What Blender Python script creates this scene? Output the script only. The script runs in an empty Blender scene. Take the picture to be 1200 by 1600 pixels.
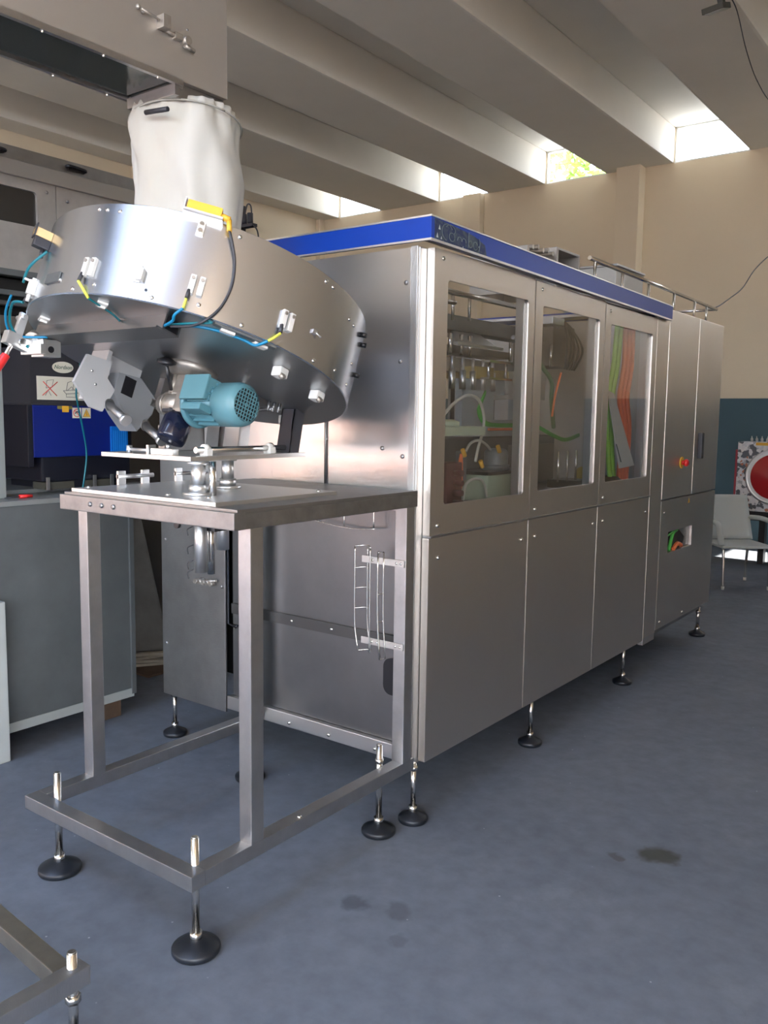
import bpy, bmesh, math, random
from mathutils import Vector, Matrix, noise
random.seed(7)
S = bpy.context.scene
COL = S.collection
PI = math.pi

# ---------------------------------------------------------------- camera
cam = bpy.data.cameras.new('camera'); camo = bpy.data.objects.new('camera', cam); COL.objects.link(camo)
cR = Vector((0.80045118, 0.59924527, 0.01352823)); cU = Vector((-0.07729458, 0.08081358, 0.99372769)); cF = Vector((-0.59439335, 0.79647616, -0.11100574))
m = Matrix((cR, cU, -cF)).transposed().to_4x4(); m.translation = (1.7036, -2.5119, 1.5)
camo.matrix_world = m
cam.sensor_fit = 'VERTICAL'; cam.sensor_height = 24; cam.lens = 1341.2127 / 1600 * 24
cam.clip_start = 0.05; cam.clip_end = 300
S.camera = camo

# ---------------------------------------------------------------- sky, sun, exposure
wd = bpy.data.worlds.new('sky'); S.world = wd; wd.use_nodes = True
wn = wd.node_tree.nodes; wl = wd.node_tree.links
bg = wn['Background']
tc = wn.new('ShaderNodeTexCoord'); sx = wn.new('ShaderNodeSeparateXYZ'); rp = wn.new('ShaderNodeValToRGB')
wl.new(tc.outputs['Generated'], sx.inputs[0]); wl.new(sx.outputs['Z'], rp.inputs[0]); wl.new(rp.outputs[0], bg.inputs[0])
rp.color_ramp.elements[0].color = (.86, .92, 1, 1); rp.color_ramp.elements[1].color = (.42, .62, 1, 1)
bg.inputs[1].default_value = 6.0
sun = bpy.data.lights.new('sun', 'SUN'); sun.energy = 14; sun.angle = .01; sun.color = (1, .93, .82)
suno = bpy.data.objects.new('sun', sun); COL.objects.link(suno)
suno.rotation_euler = Vector((.67, -.02, .74)).to_track_quat('Z', 'Y').to_euler()
S.view_settings.view_transform = 'Standard'; S.view_settings.look = 'None'
S.view_settings.gamma = 1; S.view_settings.use_curve_mapping = False
S.view_settings.exposure = 1.7

# ---------------------------------------------------------------- materials
MT = {}
def mat(name, col, rough=.5, metal=0, bump=0, bscale=20, stretch=(1, 1, 1), var=0, vscale=4, spec=.5, aniso=0, col2=None, emit=None, alpha=None, wave=0, wscale=1.5, rvar=0):
    if name in MT: return MT[name]
    M = bpy.data.materials.new(name); M.use_nodes = True; n = M.node_tree.nodes; l = M.node_tree.links
    b = n['Principled BSDF']
    b.inputs['Base Color'].default_value = (*col, 1); b.inputs['Roughness'].default_value = rough; b.inputs['Metallic'].default_value = metal
    b.inputs['Specular IOR Level'].default_value = spec
    if aniso: b.inputs['Anisotropic'].default_value = aniso
    t = n.new('ShaderNodeTexCoord'); mp = n.new('ShaderNodeMapping'); mp.inputs['Scale'].default_value = stretch
    l.new(t.outputs['Object'], mp.inputs[0])
    if var or col2:
        nz = n.new('ShaderNodeTexNoise'); nz.inputs['Scale'].default_value = vscale; nz.inputs['Detail'].default_value = 6; nz.inputs['Roughness'].default_value = .6
        l.new(t.outputs['Object'], nz.inputs['Vector'])
        cr = n.new('ShaderNodeValToRGB'); cr.color_ramp.elements[0].position = .3; cr.color_ramp.elements[1].position = .7
        c2 = col2 or tuple(c * (1 - var) for c in col)
        cr.color_ramp.elements[0].color = (*c2, 1); cr.color_ramp.elements[1].color = (*col, 1)
        l.new(nz.outputs[0], cr.inputs[0]); l.new(cr.outputs[0], b.inputs['Base Color'])
    if rvar:
        n2 = n.new('ShaderNodeTexNoise'); n2.inputs['Scale'].default_value = 3.0; n2.inputs['Detail'].default_value = 5
        l.new(mp.outputs[0], n2.inputs['Vector'])
        mr = n.new('ShaderNodeMapRange'); mr.inputs[3].default_value = max(.05, rough - rvar); mr.inputs[4].default_value = rough + rvar
        l.new(n2.outputs[0], mr.inputs[0]); l.new(mr.outputs[0], b.inputs['Roughness'])
    last = None
    if wave:
        w = n.new('ShaderNodeTexNoise'); w.inputs['Scale'].default_value = wscale; w.inputs['Detail'].default_value = 1
        l.new(t.outputs['Object'], w.inputs['Vector'])
        bw = n.new('ShaderNodeBump'); bw.inputs['Strength'].default_value = 1; bw.inputs['Distance'].default_value = wave
        l.new(w.outputs[0], bw.inputs['Height']); last = bw
    if bump:
        nb = n.new('ShaderNodeTexNoise'); nb.inputs['Scale'].default_value = bscale; nb.inputs['Detail'].default_value = 3
        l.new(mp.outputs[0], nb.inputs['Vector'])
        bp = n.new('ShaderNodeBump'); bp.inputs['Strength'].default_value = bump; bp.inputs['Distance'].default_value = .002
        l.new(nb.outputs[0], bp.inputs['Height'])
        if last: l.new(last.outputs[0], bp.inputs['Normal'])
        last = bp
    if last: l.new(last.outputs[0], b.inputs['Normal'])
    if emit:
        b.inputs['Emission Color'].default_value = (*emit[:3], 1); b.inputs['Emission Strength'].default_value = emit[3]
    MT[name] = M; return M

STEEL = mat('brushed_steel', (.60, .59, .575), .33, 1, .25, 60, (1, 1, 25), wave=.004, wscale=1.6, rvar=.05, aniso=.3)
STEEL_DOOR = mat('door_steel', (.68, .63, .575), .34, 1, .2, 60, (25, 25, 1), wave=.003, wscale=1.8, rvar=.05)
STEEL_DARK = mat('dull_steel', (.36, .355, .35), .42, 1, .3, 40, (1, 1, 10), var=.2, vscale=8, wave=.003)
STEEL_END = mat('end_steel', (.63, .62, .62), .3, 1, .2, 50, (1, 1, 1), wave=.004, wscale=1.3, rvar=.05)
TUBE = mat('tube_steel', (.52, .515, .51), .36, 1, .3, 50, (6, 6, 1), var=.15, vscale=14, rvar=.06)
DRUM = mat('drum_steel', (.62, .65, .69), .26, 1, .02, 120, (1, 1, 4), aniso=.35)
DISC = mat('disc_steel', (.42, .43, .445), .36, 1, .2, 40, (1, 1, 1), wave=.002)
ALU = mat('aluminium', (.75, .75, .74), .38, 1, .2, 60)
CHROME = mat('polished_steel', (.72, .7, .66), .18, 1)
OLD = mat('old_steel', (.48, .455, .42), .55, .75, .3, 30, var=.16, vscale=9)
GREY = mat('grey_painted_steel', (.13, .14, .14), .5, .35, .15, 20, var=.22, vscale=5)
WHITEP = mat('white_painted_steel', (.40, .42, .40), .5, 0, var=.08)
BLUE = mat('blue_paint', (.006, .045, .33), .35, 0, spec=.3)
UBLUE = mat('unit_blue', (.002, .012, .16), .42, 0)
UBLUE2 = mat('bright_blue', (.0, .13, .5), .4, 0)
BLACK = mat('black_plastic', (.008, .008, .01), .35)
RUBBER = mat('black_rubber', (.008, .01, .014), .42, bump=.2, bscale=60)
CHAR = mat('charcoal_plastic', (.028, .028, .034), .5)
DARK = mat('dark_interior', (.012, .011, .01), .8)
MOTOR = mat('motor_blue', (.10, .235, .27), .42, 0, var=.08, vscale=20)
MOTORD = mat('motor_blue_dark', (.07, .19, .23), .45)
NAVY = mat('navy_gloss', (.006, .008, .022), .18)
CAST = mat('cast_metal', (.46, .42, .37), .45, .8, .4, 40, var=.3, vscale=25)
PLW = mat('white_plastic', (.62, .61, .57), .5)
YEL = mat('yellow_plastic', (.75, .42, .04), .45)
GRNP = mat('green_cable', (.07, .36, .06), .5)
LIME = mat('lime_cable', (.3, .55, .06), .5)
ORG = mat('orange_cable', (.75, .17, .05), .5)
TEALC = mat('teal_cable', (.0, .13, .16), .4)
AZURE = mat('azure_cable', (.0, .17, .33), .4)
RED = mat('red_plastic', (.6, .02, .02), .35)
CABLE = mat('dark_cable', (.03, .03, .035), .5)
HOSE = mat('clear_hose', (.5, .5, .45), .35)
TANK = mat('tank_plastic', (.42, .5, .38), .4, var=.1)
MAROON = mat('maroon_parts', (.12, .03, .03), .5, var=.3, vscale=15)
BEIGE = mat('beige_plaster', (.70, .59, .43), .9, bump=.15, bscale=25, var=.05, vscale=1.2)
TEALW = mat('teal_paint', (.055, .105, .13), .75, bump=.1, bscale=25, var=.08, vscale=2)
CONC = mat('painted_concrete', (.68, .64, .56), .9, bump=.1, bscale=18, var=.06, vscale=1.4)
SALMON = mat('salmon_render', (.50, .29, .22), .9, var=.1)
TERRA = mat('terracotta_paving', (.34, .27, .22), .9, var=.15, vscale=.8)
HEDGE = mat('hedge_green', (.02, .05, .015), .9, var=.5, vscale=3)
LEAF = mat('leaf_green', (.22, .4, .05), .8, var=.4, vscale=6)
CLOTH = mat('white_fabric', (.52, .51, .46), .85, bump=.5, bscale=14, var=.06, vscale=5)
WOOD = mat('old_wood', (.10, .06, .035), .8, var=.4, vscale=12)
LABELW = mat('label_white', (.68, .66, .55), .5)
INK = mat('label_ink', (.1, .1, .1), .6)
INKR = mat('label_red', (.65, .06, .05), .6)
CHAIRP = mat('chair_plastic', (.50, .52, .49), .45)
FLOODG = mat('flood_glass', (.5, .55, .5), .1)

def glass_mat():
    M = bpy.data.materials.new('window_glass'); M.use_nodes = True; n = M.node_tree.nodes; l = M.node_tree.links
    out = n['Material Output']; n.remove(n['Principled BSDF'])
    tr = n.new('ShaderNodeBsdfTransparent'); tr.inputs[0].default_value = (.98, .98, .97, 1)
    gl = n.new('ShaderNodeBsdfGlossy'); gl.inputs['Roughness'].default_value = .03
    fr = n.new('ShaderNodeLayerWeight'); fr.inputs[0].default_value = .5
    pw = n.new('ShaderNodeMath'); pw.operation = 'POWER'; pw.inputs[1].default_value = 4; l.new(fr.outputs['Facing'], pw.inputs[0])
    ma = n.new('ShaderNodeMath'); ma.operation = 'MULTIPLY_ADD'; ma.inputs[1].default_value = .9; ma.inputs[2].default_value = .09; l.new(pw.outputs[0], ma.inputs[0])
    mx = n.new('ShaderNodeMixShader'); l.new(ma.outputs[0], mx.inputs[0]); l.new(tr.outputs[0], mx.inputs[1]); l.new(gl.outputs[0], mx.inputs[2])
    l.new(mx.outputs[0], out.inputs[0]); return M
GLASS = glass_mat()
SKYL = glass_mat(); SKYL.name = 'skylight_panel'
for k_ in SKYL.node_tree.nodes:
    if k_.type == 'BSDF_TRANSPARENT': k_.inputs[0].default_value = (.86, .90, .96, 1)

def floor_mat():
    M = bpy.data.materials.new('painted_floor'); M.use_nodes = True; n = M.node_tree.nodes; l = M.node_tree.links
    b = n['Principled BSDF']; t = n.new('ShaderNodeTexCoord')
    def nz(sc, det=6, ro=.6):
        k = n.new('ShaderNodeTexNoise'); k.inputs['Scale'].default_value = sc; k.inputs['Detail'].default_value = det; k.inputs['Roughness'].default_value = ro
        l.new(t.outputs['Object'], k.inputs['Vector']); return k
    def ramp(src, p0, p1, c0, c1):
        r = n.new('ShaderNodeValToRGB'); r.color_ramp.elements[0].position = p0; r.color_ramp.elements[1].position = p1
        r.color_ramp.elements[0].color = (*c0, 1); r.color_ramp.elements[1].color = (*c1, 1); l.new(src, r.inputs[0]); return r
    def mix(a, c, f, mode='MIX'):
        x = n.new('ShaderNodeMix'); x.data_type = 'RGBA'; x.blend_type = mode
        l.new(a, x.inputs[6])
        if isinstance(c, tuple): x.inputs[7].default_value = (*c, 1)
        else: l.new(c, x.inputs[7])
        if isinstance(f, float): x.inputs[0].default_value = f
        else: l.new(f, x.inputs[0])
        return x.outputs[2]
    base = ramp(nz(.9).outputs[0], .3, .7, (.112, .127, .150), (.146, .162, .188)).outputs[0]
    fine = ramp(nz(14).outputs[0], .35, .65, (.86, .86, .86), (1.06, 1.06, 1.06)).outputs[0]
    c = mix(base, fine, 1.0, 'MULTIPLY')
    pale = ramp(nz(2.3, 8, .7).outputs[0], .58, .75, (0, 0, 0), (.35, .35, .35)).outputs[0]
    c = mix(c, (.24, .26, .28), pale)
    # dropped oil spots
    for (sx_, sy_, r, col, a) in ((.79, .33, .07, (.035, .035, .02), .8), (.68, .24, .03, (.05, .05, .04), .6), (.14, -.55, .05, (.05, .055, .065), .55), (.27, -.50, .06, (.055, .06, .07), .5), (.36, -.62, .04, (.06, .065, .075), .4)):
        vm = n.new('ShaderNodeVectorMath'); vm.operation = 'DISTANCE'; vm.inputs[1].default_value = (sx_, sy_, 0)
        dn = n.new('ShaderNodeVectorMath'); dn.operation = 'MULTIPLY_ADD'
        k = nz(9, 3); l.new(k.outputs['Color'], dn.inputs[0]); dn.inputs[1].default_value = (.12, .12, 0); 
        ad = n.new('ShaderNodeVectorMath'); ad.operation = 'SUBTRACT'; l.new(t.outputs['Object'], ad.inputs[0]); ad.inputs[1].default_value = (.06, .06, 0)
        l.new(ad.outputs[0], dn.inputs[2]); l.new(dn.outputs[0], vm.inputs[0])
        mr = n.new('ShaderNodeMapRange'); mr.inputs[1].default_value = r * .6; mr.inputs[2].default_value = r; mr.inputs[3].default_value = a; mr.inputs[4].default_value = 0
        l.new(vm.outputs['Value'], mr.inputs[0]); c = mix(c, col, mr.outputs[0])
    # dust flecks
    v = n.new('ShaderNodeTexVoronoi'); v.inputs['Scale'].default_value = 9; l.new(t.outputs['Object'], v.inputs['Vector'])
    fl = ramp(v.outputs['Distance'], .02, .035, (.5, .5, .5), (0, 0, 0)).outputs[0]
    c = mix(c, (.5, .52, .52), fl)
    l.new(c, b.inputs['Base Color'])
    rr = ramp(nz(3, 8).outputs[0], .3, .7, (.55, .55, .55), (.75, .75, .75)); b.inputs['Specular IOR Level'].default_value = .35; l.new(rr.outputs[0], b.inputs['Roughness'])
    bp = n.new('ShaderNodeBump'); bp.inputs['Strength'].default_value = .25; bp.inputs['Distance'].default_value = .003
    l.new(nz(8, 8).outputs[0], bp.inputs['Height']); l.new(bp.outputs[0], b.inputs['Normal'])
    return M
FLOOR = floor_mat()

def foil_mat():
    M = bpy.data.materials.new('crumpled_foil'); M.use_nodes = True; n = M.node_tree.nodes; l = M.node_tree.links
    b = n['Principled BSDF']; t = n.new('ShaderNodeTexCoord'); v = n.new('ShaderNodeTexVoronoi'); v.inputs['Scale'].default_value = 34
    l.new(t.outputs['Object'], v.inputs['Vector'])
    r = n.new('ShaderNodeValToRGB'); e = r.color_ramp.elements; e[0].color = (.7, .7, .72, 1); e[1].color = (.2, .22, .25, 1)
    for p, c in ((.3, (.12, .13, .15)), (.5, (.75, .75, .75)), (.62, (.5, .2, .12)), (.68, (.6, .62, .65)), (.8, (.4, .42, .45))):
        k = e.new(p); k.color = (*c, 1)
    r.color_ramp.interpolation = 'CONSTANT'
    l.new(v.outputs['Color'], r.inputs[0]); l.new(r.outputs[0], b.inputs['Base Color'])
    b.inputs['Roughness'].default_value = .35; b.inputs['Metallic'].default_value = .3
    return M
FOIL = foil_mat()

def decal_mat():   # blue fascia with the scratched patch left by a removed sticker
    M = bpy.data.materials.new('scratched_blue'); M.use_nodes = True; n = M.node_tree.nodes; l = M.node_tree.links
    b = n['Principled BSDF']; t = n.new('ShaderNodeTexCoord'); k = n.new('ShaderNodeTexNoise'); k.inputs['Scale'].default_value = 22; k.inputs['Detail'].default_value = 4; k.inputs['Distortion'].default_value = 1.5
    l.new(t.outputs['Object'], k.inputs['Vector']); r = n.new('ShaderNodeValToRGB')
    r.color_ramp.elements[0].position = .42; r.color_ramp.elements[1].position = .62
    r.color_ramp.elements[0].color = (.015, .028, .10, 1); r.color_ramp.elements[1].color = (.065, .095, .115, 1)
    l.new(k.outputs[0], r.inputs[0]); l.new(r.outputs[0], b.inputs['Base Color']); b.inputs['Roughness'].default_value = .55
    return M
DECAL = decal_mat()

# ---------------------------------------------------------------- mesh helpers
def B(): return bmesh.new()
def bx(bm, x0, x1, y0, y1, z0, z1, bev=0, M=None):
    g = bmesh.ops.create_cube(bm, size=1)['verts']
    for v in g:
        v.co = Vector(((x0 + x1) / 2 + v.co.x * (x1 - x0), (y0 + y1) / 2 + v.co.y * (y1 - y0), (z0 + z1) / 2 + v.co.z * (z1 - z0)))
    if bev:
        es = list({e for v in g for e in v.link_edges})
        r = bmesh.ops.bevel(bm, geom=es, offset=bev, segments=2, affect='EDGES', profile=.7)
        g = list({v for f in r['faces'] for v in f.verts} | {v for v in g if v.is_valid})
    if M is not None:
        for v in g: v.co = M @ v.co
    return bm
def cy(bm, p0, p1, r, seg=20, r2=None, caps=True):
    p0 = Vector(p0); p1 = Vector(p1); d = p1 - p0
    q = d.to_track_quat('Z', 'Y').to_matrix()
    r2 = r if r2 is None else r2
    a = [bm.verts.new(p0 + q @ Vector((r * math.cos(2 * PI * i / seg), r * math.sin(2 * PI * i / seg), 0))) for i in range(seg)]
    b = [bm.verts.new(p1 + q @ Vector((r2 * math.cos(2 * PI * i / seg), r2 * math.sin(2 * PI * i / seg), 0))) for i in range(seg)]
    for i in range(seg):
        f = bm.faces.new((a[i], a[(i + 1) % seg], b[(i + 1) % seg], b[i])); f.smooth = True
    if caps:
        bm.faces.new(a[::-1]); bm.faces.new(b)
    return bm
def lathe(bm, p, axis, prof, seg=24):
    p = Vector(p); q = Vector(axis).to_track_quat('Z', 'Y').to_matrix(); rings = []
    for (r, z) in prof:
        rings.append([bm.verts.new(p + q @ Vector((max(r, 1e-4) * math.cos(2 * PI * i / seg), max(r, 1e-4) * math.sin(2 * PI * i / seg), z))) for i in range(seg)])
    for a, b in zip(rings, rings[1:]):
        for i in range(seg):
            f = bm.faces.new((a[i], a[(i + 1) % seg], b[(i + 1) % seg], b[i])); f.smooth = True
    bm.faces.new(rings[0][::-1]); bm.faces.new(rings[-1])
    return bm
def cat(pts, k=6):
    pts = [Vector(p) for p in pts]; P = [pts[0]] + pts + [pts[-1]]; o = []
    for i in range(1, len(P) - 2):
        for j in range(k):
            t = j / k; a, b, c, d = P[i - 1:i + 3]
            o.append(.5 * ((2 * b) + (c - a) * t + (2 * a - 5 * b + 4 * c - d) * t * t + (3 * b - a - 3 * c + d) * t ** 3))
    o.append(pts[-1]); return o
def tube(bm, pts, r, seg=8, k=6, smooth=True):
    P = cat(pts, k) if smooth else [Vector(p) for p in pts]
    rings = []; up = None
    for i, p in enumerate(P):
        d = (P[min(i + 1, len(P) - 1)] - P[max(i - 1, 0)]).normalized()
        if up is None: up = d.orthogonal().normalized()
        up = (up - d * up.dot(d)).normalized(); s = d.cross(up)
        rings.append([bm.verts.new(p + r * (math.cos(2 * PI * j / seg) * up + math.sin(2 * PI * j / seg) * s)) for j in range(seg)])
    for a, b in zip(rings, rings[1:]):
        for j in range(seg):
            f = bm.faces.new((a[j], a[(j + 1) % seg], b[(j + 1) % seg], b[j])); f.smooth = True
    bm.faces.new(rings[0][::-1]); bm.faces.new(rings[-1]); return bm
def prism(bm, poly, vec, M=None):
    vec = Vector(vec); a = [bm.verts.new(Vector(p)) for p in poly]; b = [bm.verts.new(Vector(p) + vec) for p in poly]; n = len(a)
    bm.faces.new(a); bm.faces.new(b[::-1])
    for i in range(n): bm.faces.new((a[i], b[i], b[(i + 1) % n], a[(i + 1) % n]))
    if M is not None:
        for v in a + b: v.co = M @ v.co
    return bm
def rrect(u0, u1, v0, v1, r, n=4):
    o = []
    for (cu, cv, a0) in ((u1 - r, v1 - r, 0), (u0 + r, v1 - r, 90), (u0 + r, v0 + r, 180), (u1 - r, v0 + r, 270)):
        for i in range(n + 1):
            a = math.radians(a0 + 90 * i / n); o.append((cu + r * math.cos(a), cv + r * math.sin(a)))
    return o
def frame_yz(bm, x0, x1, out, inn, r=.012):
    """sheet in the y-z plane with a rounded opening; out/inn = (y0,y1,z0,z1)"""
    I = rrect(*inn, r, 4); n = len(I)
    O = []
    for (u, v) in I:    # push each inner point outwards to the outer rectangle
        cu, cv = (inn[0] + inn[1]) / 2, (inn[2] + inn[3]) / 2
        hw, hh = (inn[1] - inn[0]) / 2, (inn[3] - inn[2]) / 2
        du, dv = (u - cu) / hw, (v - cv) / hh
        if abs(du) > .93 and abs(dv) > .93: O.append((out[1] if du > 0 else out[0], out[3] if dv > 0 else out[2]))
        elif abs(du) >= abs(dv): O.append((out[1] if du > 0 else out[0], v))
        else: O.append((u, out[3] if dv > 0 else out[2]))
    vi = [[bm.verts.new((x, u, v)) for (u, v) in I] for x in (x1, x0)]; vo = [[bm.verts.new((x, u, v)) for (u, v) in O] for x in (x1, x0)]
    for i in range(n):
        j = (i + 1) % n
        for q in ((vo[0][i], vo[0][j], vi[0][j], vi[0][i]), (vo[1][j], vo[1][i], vi[1][i], vi[1][j]), (vi[0][i], vi[0][j], vi[1][j], vi[1][i]), (vo[0][j], vo[0][i], vo[1][i], vo[1][j])):
            try: bm.faces.new(q)
            except ValueError: pass
    bmesh.ops.remove_doubles(bm, verts=bm.verts, dist=1e-5)
    return bm

WO = {}
def link(o): COL.objects.link(o); return o
def thing(name, label, cat_, loc=(0, 0, 0), rot=(0, 0, 0), group=None, local=False):
    o = link(bpy.data.objects.new(name, None)); o.empty_display_size = .05
    o.location = loc; o.rotation_euler = rot; o['label'] = label; o['category'] = cat_
    if group: o['group'] = group
    WO[o.name] = Vector((0, 0, 0)) if local else Vector(loc)
    return o
def obj(name, bm, m, parent=None, label=None, catg=None, group=None, kind=None, sharp=True):
    bmesh.ops.recalc_face_normals(bm, faces=bm.faces)
    me = bpy.data.meshes.new(name); bm.to_mesh(me); bm.free(); me.materials.append(m)
    o = link(bpy.data.objects.new(name, me)); WO[o.name] = Vector((0, 0, 0))
    if parent:
        o.parent = parent; o.location = -WO[parent.name]
    if label: o['label'] = label
    if catg: o['category'] = catg
    if group: o['group'] = group
    if kind: o['kind'] = kind
    return o
def inst(name, src, parent, loc, rot=None):
    """another object on the same mesh, placed at loc"""
    o = link(bpy.data.objects.new(name, src.data)); WO[o.name] = Vector((0, 0, 0))
    if parent: o.parent = parent; o.location = Vector(loc) - WO[parent.name]
    else: o.location = loc
    if rot: o.rotation_euler = rot
    return o
def struct(name, bm, m, parent=None):
    return obj(name, bm, m, parent, kind=None if parent else 'structure')
def mesh_of(name, bm, m):
    bmesh.ops.recalc_face_normals(bm, faces=bm.faces)
    me = bpy.data.meshes.new(name); bm.to_mesh(me); bm.free(); me.materials.append(m); return me
def minst(name, me, parent, loc, rot=None):
    o = link(bpy.data.objects.new(name, me)); WO[o.name] = Vector((0, 0, 0))
    o.parent = parent; o.location = Vector(loc) - WO[parent.name]
    if rot: o.rotation_euler = rot
    return o
BOLT = mesh_of('bolt', lathe(B(), (0, 0, 0), (0, 0, 1), [(.008, 0), (.008, .002), (.006, .005), (.002, .006)], 12), CHROME)
BOLTD = mesh_of('bolt', lathe(B(), (0, 0, 0), (0, 0, 1), [(.008, 0), (.008, .003), (.006, .006), (.002, .006)], 12), STEEL_DARK)
RX = (0, PI / 2, 0)       # bolt axis to +x
RY = (PI / 2, 0, 0)       # bolt axis to -y

# ================================================================ SETTING
YB = 8.2; XL = -7.63; XR = 3.0; YF = -9.0; ZB = 4.588; ZT = 4.985
b = B(); bx(b, XL - .3, XR + .3, YF - .3, YB + .3, -.1, 0); floor = struct('floor', b, FLOOR)
# back wall with a clerestory opening in every bay
gaps = [(-7.25, -6.413), (-5.382, -4.552), (-3.691, -2.837), (-1.987, -1.110), (-.275, .62), (1.46, 2.36)]
b = B(); bx(b, XL - .3, XR + .3, YB, YB + .08, 0, ZB)
xs = [XL - .3] + [x for g in gaps for x in g] + [XR + .3]
for i in range(0, len(xs), 2): bx(b, xs[i], xs[i + 1], YB, YB + .08, ZB, ZT + .25)
wall_back = struct('wall_back', b, BEIGE)
struct('dado', bx(B(), XL, XR, YB - .004, YB, 0, 1.765), TEALW, wall_back)
b = B(); bx(b, XL - .3, XL, -5.2, YB + .08, 0, 5.25); bx(b, XL - .3, XL, YF, -5.2, 2.35, 5.25); bx(b, XL - .3, XL, -7.2, -7.0, 0, 2.35); wl_ = struct('wall_left', b, BEIGE)
struct('dado', bx(B(), XL, XL + .004, -5.2, YB, 0, 1.765), TEALW, wl_)
b = B(); bx(b, XR, XR + .2, -2.6, 7.1, 0, 5.25); bx(b, XR, XR + .2, 7.85, YB + .08, 0, 5.25); bx(b, XR, XR + .2, 7.1, 7.85, 0, 3.0); bx(b, XR, XR + .2, 7.1, 7.85, 4.6, 5.25); bx(b, XR, XR + .2, YF, -2.6, 4.3, 5.25); bx(b, XR, XR + .2, YF, -8.0, 0, 4.3); wr_ = struct('wall_right', b, BEIGE)
b = B(); bx(b, XL - .3, XL, YF - .3, YF, 0, 5.25); bx(b, 2.8, XR + .3, YF - .3, YF, 0, 5.25); bx(b, -2.2, 2.8, YF - .3, YF, 4.1, 5.25); bx(b, XL, -2.6, YF - .3, YF, 2.35, 5.25)
bx(b, -2.6, -2.2, YF - .3, YF, 0, 5.25); struct('wall_front', b, BEIGE)
for i, (x0, x1, y0, y1) in enumerate(((-2.63, -2.33, YB - .2, YB), (-4.9, -4.62, YB - .12, YB), (-7.63, -7.55, YB - .12, YB), (XL, XL + .15, 4.55, 4.85))):
    struct('trim_%d' % (i + 1), bx(B(), x0, x1, y0, y1, 0, ZB, .01), BEIGE)
# ceiling: slab with prefabricated ribs
b = B(); z0, z1 = ZT + .02, ZT + .16
bx(b, XL - .3, XR + .3, YF - .3, -7.4, z0, z1); bx(b, XL - .3, XR + .3, -3.0, YB + .08, z0, z1)
bx(b, XL - .3, gaps[3][0], -7.4, -3.0, z0, z1); bx(b, gaps[3][1], gaps[4][0], -7.4, -3.0, z0, z1); bx(b, gaps[4][1], XR + .3, -7.4, -3.0, z0, z1)
ceil = struct('ceiling', b, CONC)
for g in gaps[3:5]: struct('skylight_pane', bx(B(), g[0], g[1], -7.4, -3.0, z1 - .02, z1), SKYL, ceil)
bxs = [(XL, -7.25), (-6.413, -5.382), (-4.552, -3.691), (-2.837, -1.987), (-1.110, -.275), (.62, 1.46), (2.36, XR)]
for (x0, x1) in bxs:
    b = B(); bx(b, x0, x1, YF, YB - .001, ZB, ZT + .02, .025); struct('beam', b, CONC, ceil)
for i, (x0, x1) in enumerate(gaps):
    w = thing('window_%d' % (i + 1), 'high clerestory window at the wall end of a ceiling bay', 'window', (x0, YB, ZB)); del w['label'], w['category']; w['kind'] = 'structure'
    b = B(); t = .022
    bx(b, x0, x1, YB + .02, YB + .06, ZB, ZB + t); bx(b, x0, x1, YB + .02, YB + .06, ZT - t + .02, ZT + .02); bx(b, x0, x0 + t, YB + .02, YB + .06, ZB + t, ZT); bx(b, x1 - t, x1, YB + .02, YB + .06, ZB + t, ZT)
    obj('window_frame', b, ALU, w)
    obj('pane', bx(B(), x0 + t, x1 - t, YB + .035, YB + .04, ZB + t, ZT), GLASS, w)
# outside
struct('ground', bx(B(), -40, 30, -45, YF - .3, -.14, -.04), TERRA)
struct('ground', bx(B(), XR + .3, 40, YF - .3, 40, -.14, -.04), TERRA)
wo = obj('boundary_wall', bx(B(), -22, 12, -17.3, -17, -.05, 1.9), SALMON, None, 'low salmon rendered boundary wall outside the open front', 'wall')
obj('boundary_wall', bx(B(), -13.3, -13, -17, -1, -.05, 1.75), SALMON, None, 'salmon rendered boundary wall outside the left gateway', 'wall')
struct('ground', bx(B(), -40, XL - .3, YF - .3, 40, -.14, -.04), TERRA)
b = B()
for i in range(19): lathe(b, (-15.2, -17 + i * .9, -.05), (0, 0, 1), [(.5, 0), (.8, 1.2), (.8, 2.2), (.4, 2.6 + random.random() * .4)], 8)
obj('hedge', b, HEDGE, None, 'dark green hedge behind the wall outside the left gateway', 'hedge', kind='stuff')
b = B()
for i in range(34):
    x = -22 + i; lathe(b, (x, -19.2 + random.uniform(-.2, .2), -.05), (0, 0, 1), [(.5, 0), (.8, 1.2), (.8, 2.4 + random.random() * .5), (.4, 3.2 + random.random() * .6)], 8)
obj('hedge', b, HEDGE, None, 'dark green hedge behind the salmon wall outside', 'hedge', kind='stuff')
struct('sun_blocker', bx(B(), XR + .2, 10.5, YF - .5, -1.8, 4.35, 4.5), BEIGE)  # unseen slab, added only to keep direct sun out of the right side opening
# tree seen through the third clerestory window
tr = thing('tree', 'yellow-green tree crown outside the clerestory window with greenery', 'tree', (-5.3, 12.4, 0))
b = B(); cy(b, (-5.3, 12.4, -.05), (-5.2, 12.4, 5.2), .14, 10, .08); obj('trunk', b, WOOD, tr)
b = B()
for i in range(420):
    c = Vector((-5.2, 12.4, 6.3)) + Vector((random.gauss(0, .55), random.gauss(0, .5), random.gauss(0, .42)))
    q = Matrix.Rotation(random.random() * 6.3, 3, Vector((random.random() - .5, random.random() - .5, random.random() - .5)).normalized())
    vs = [b.verts.new(c + q @ Vector(p)) for p in ((-.12, 0, 0), (0, .06, .02), (.12, 0, 0), (0, -.06, .02))]; b.faces.new(vs)
obj('foliage', b, LEAF, tr, kind='stuff')

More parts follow.
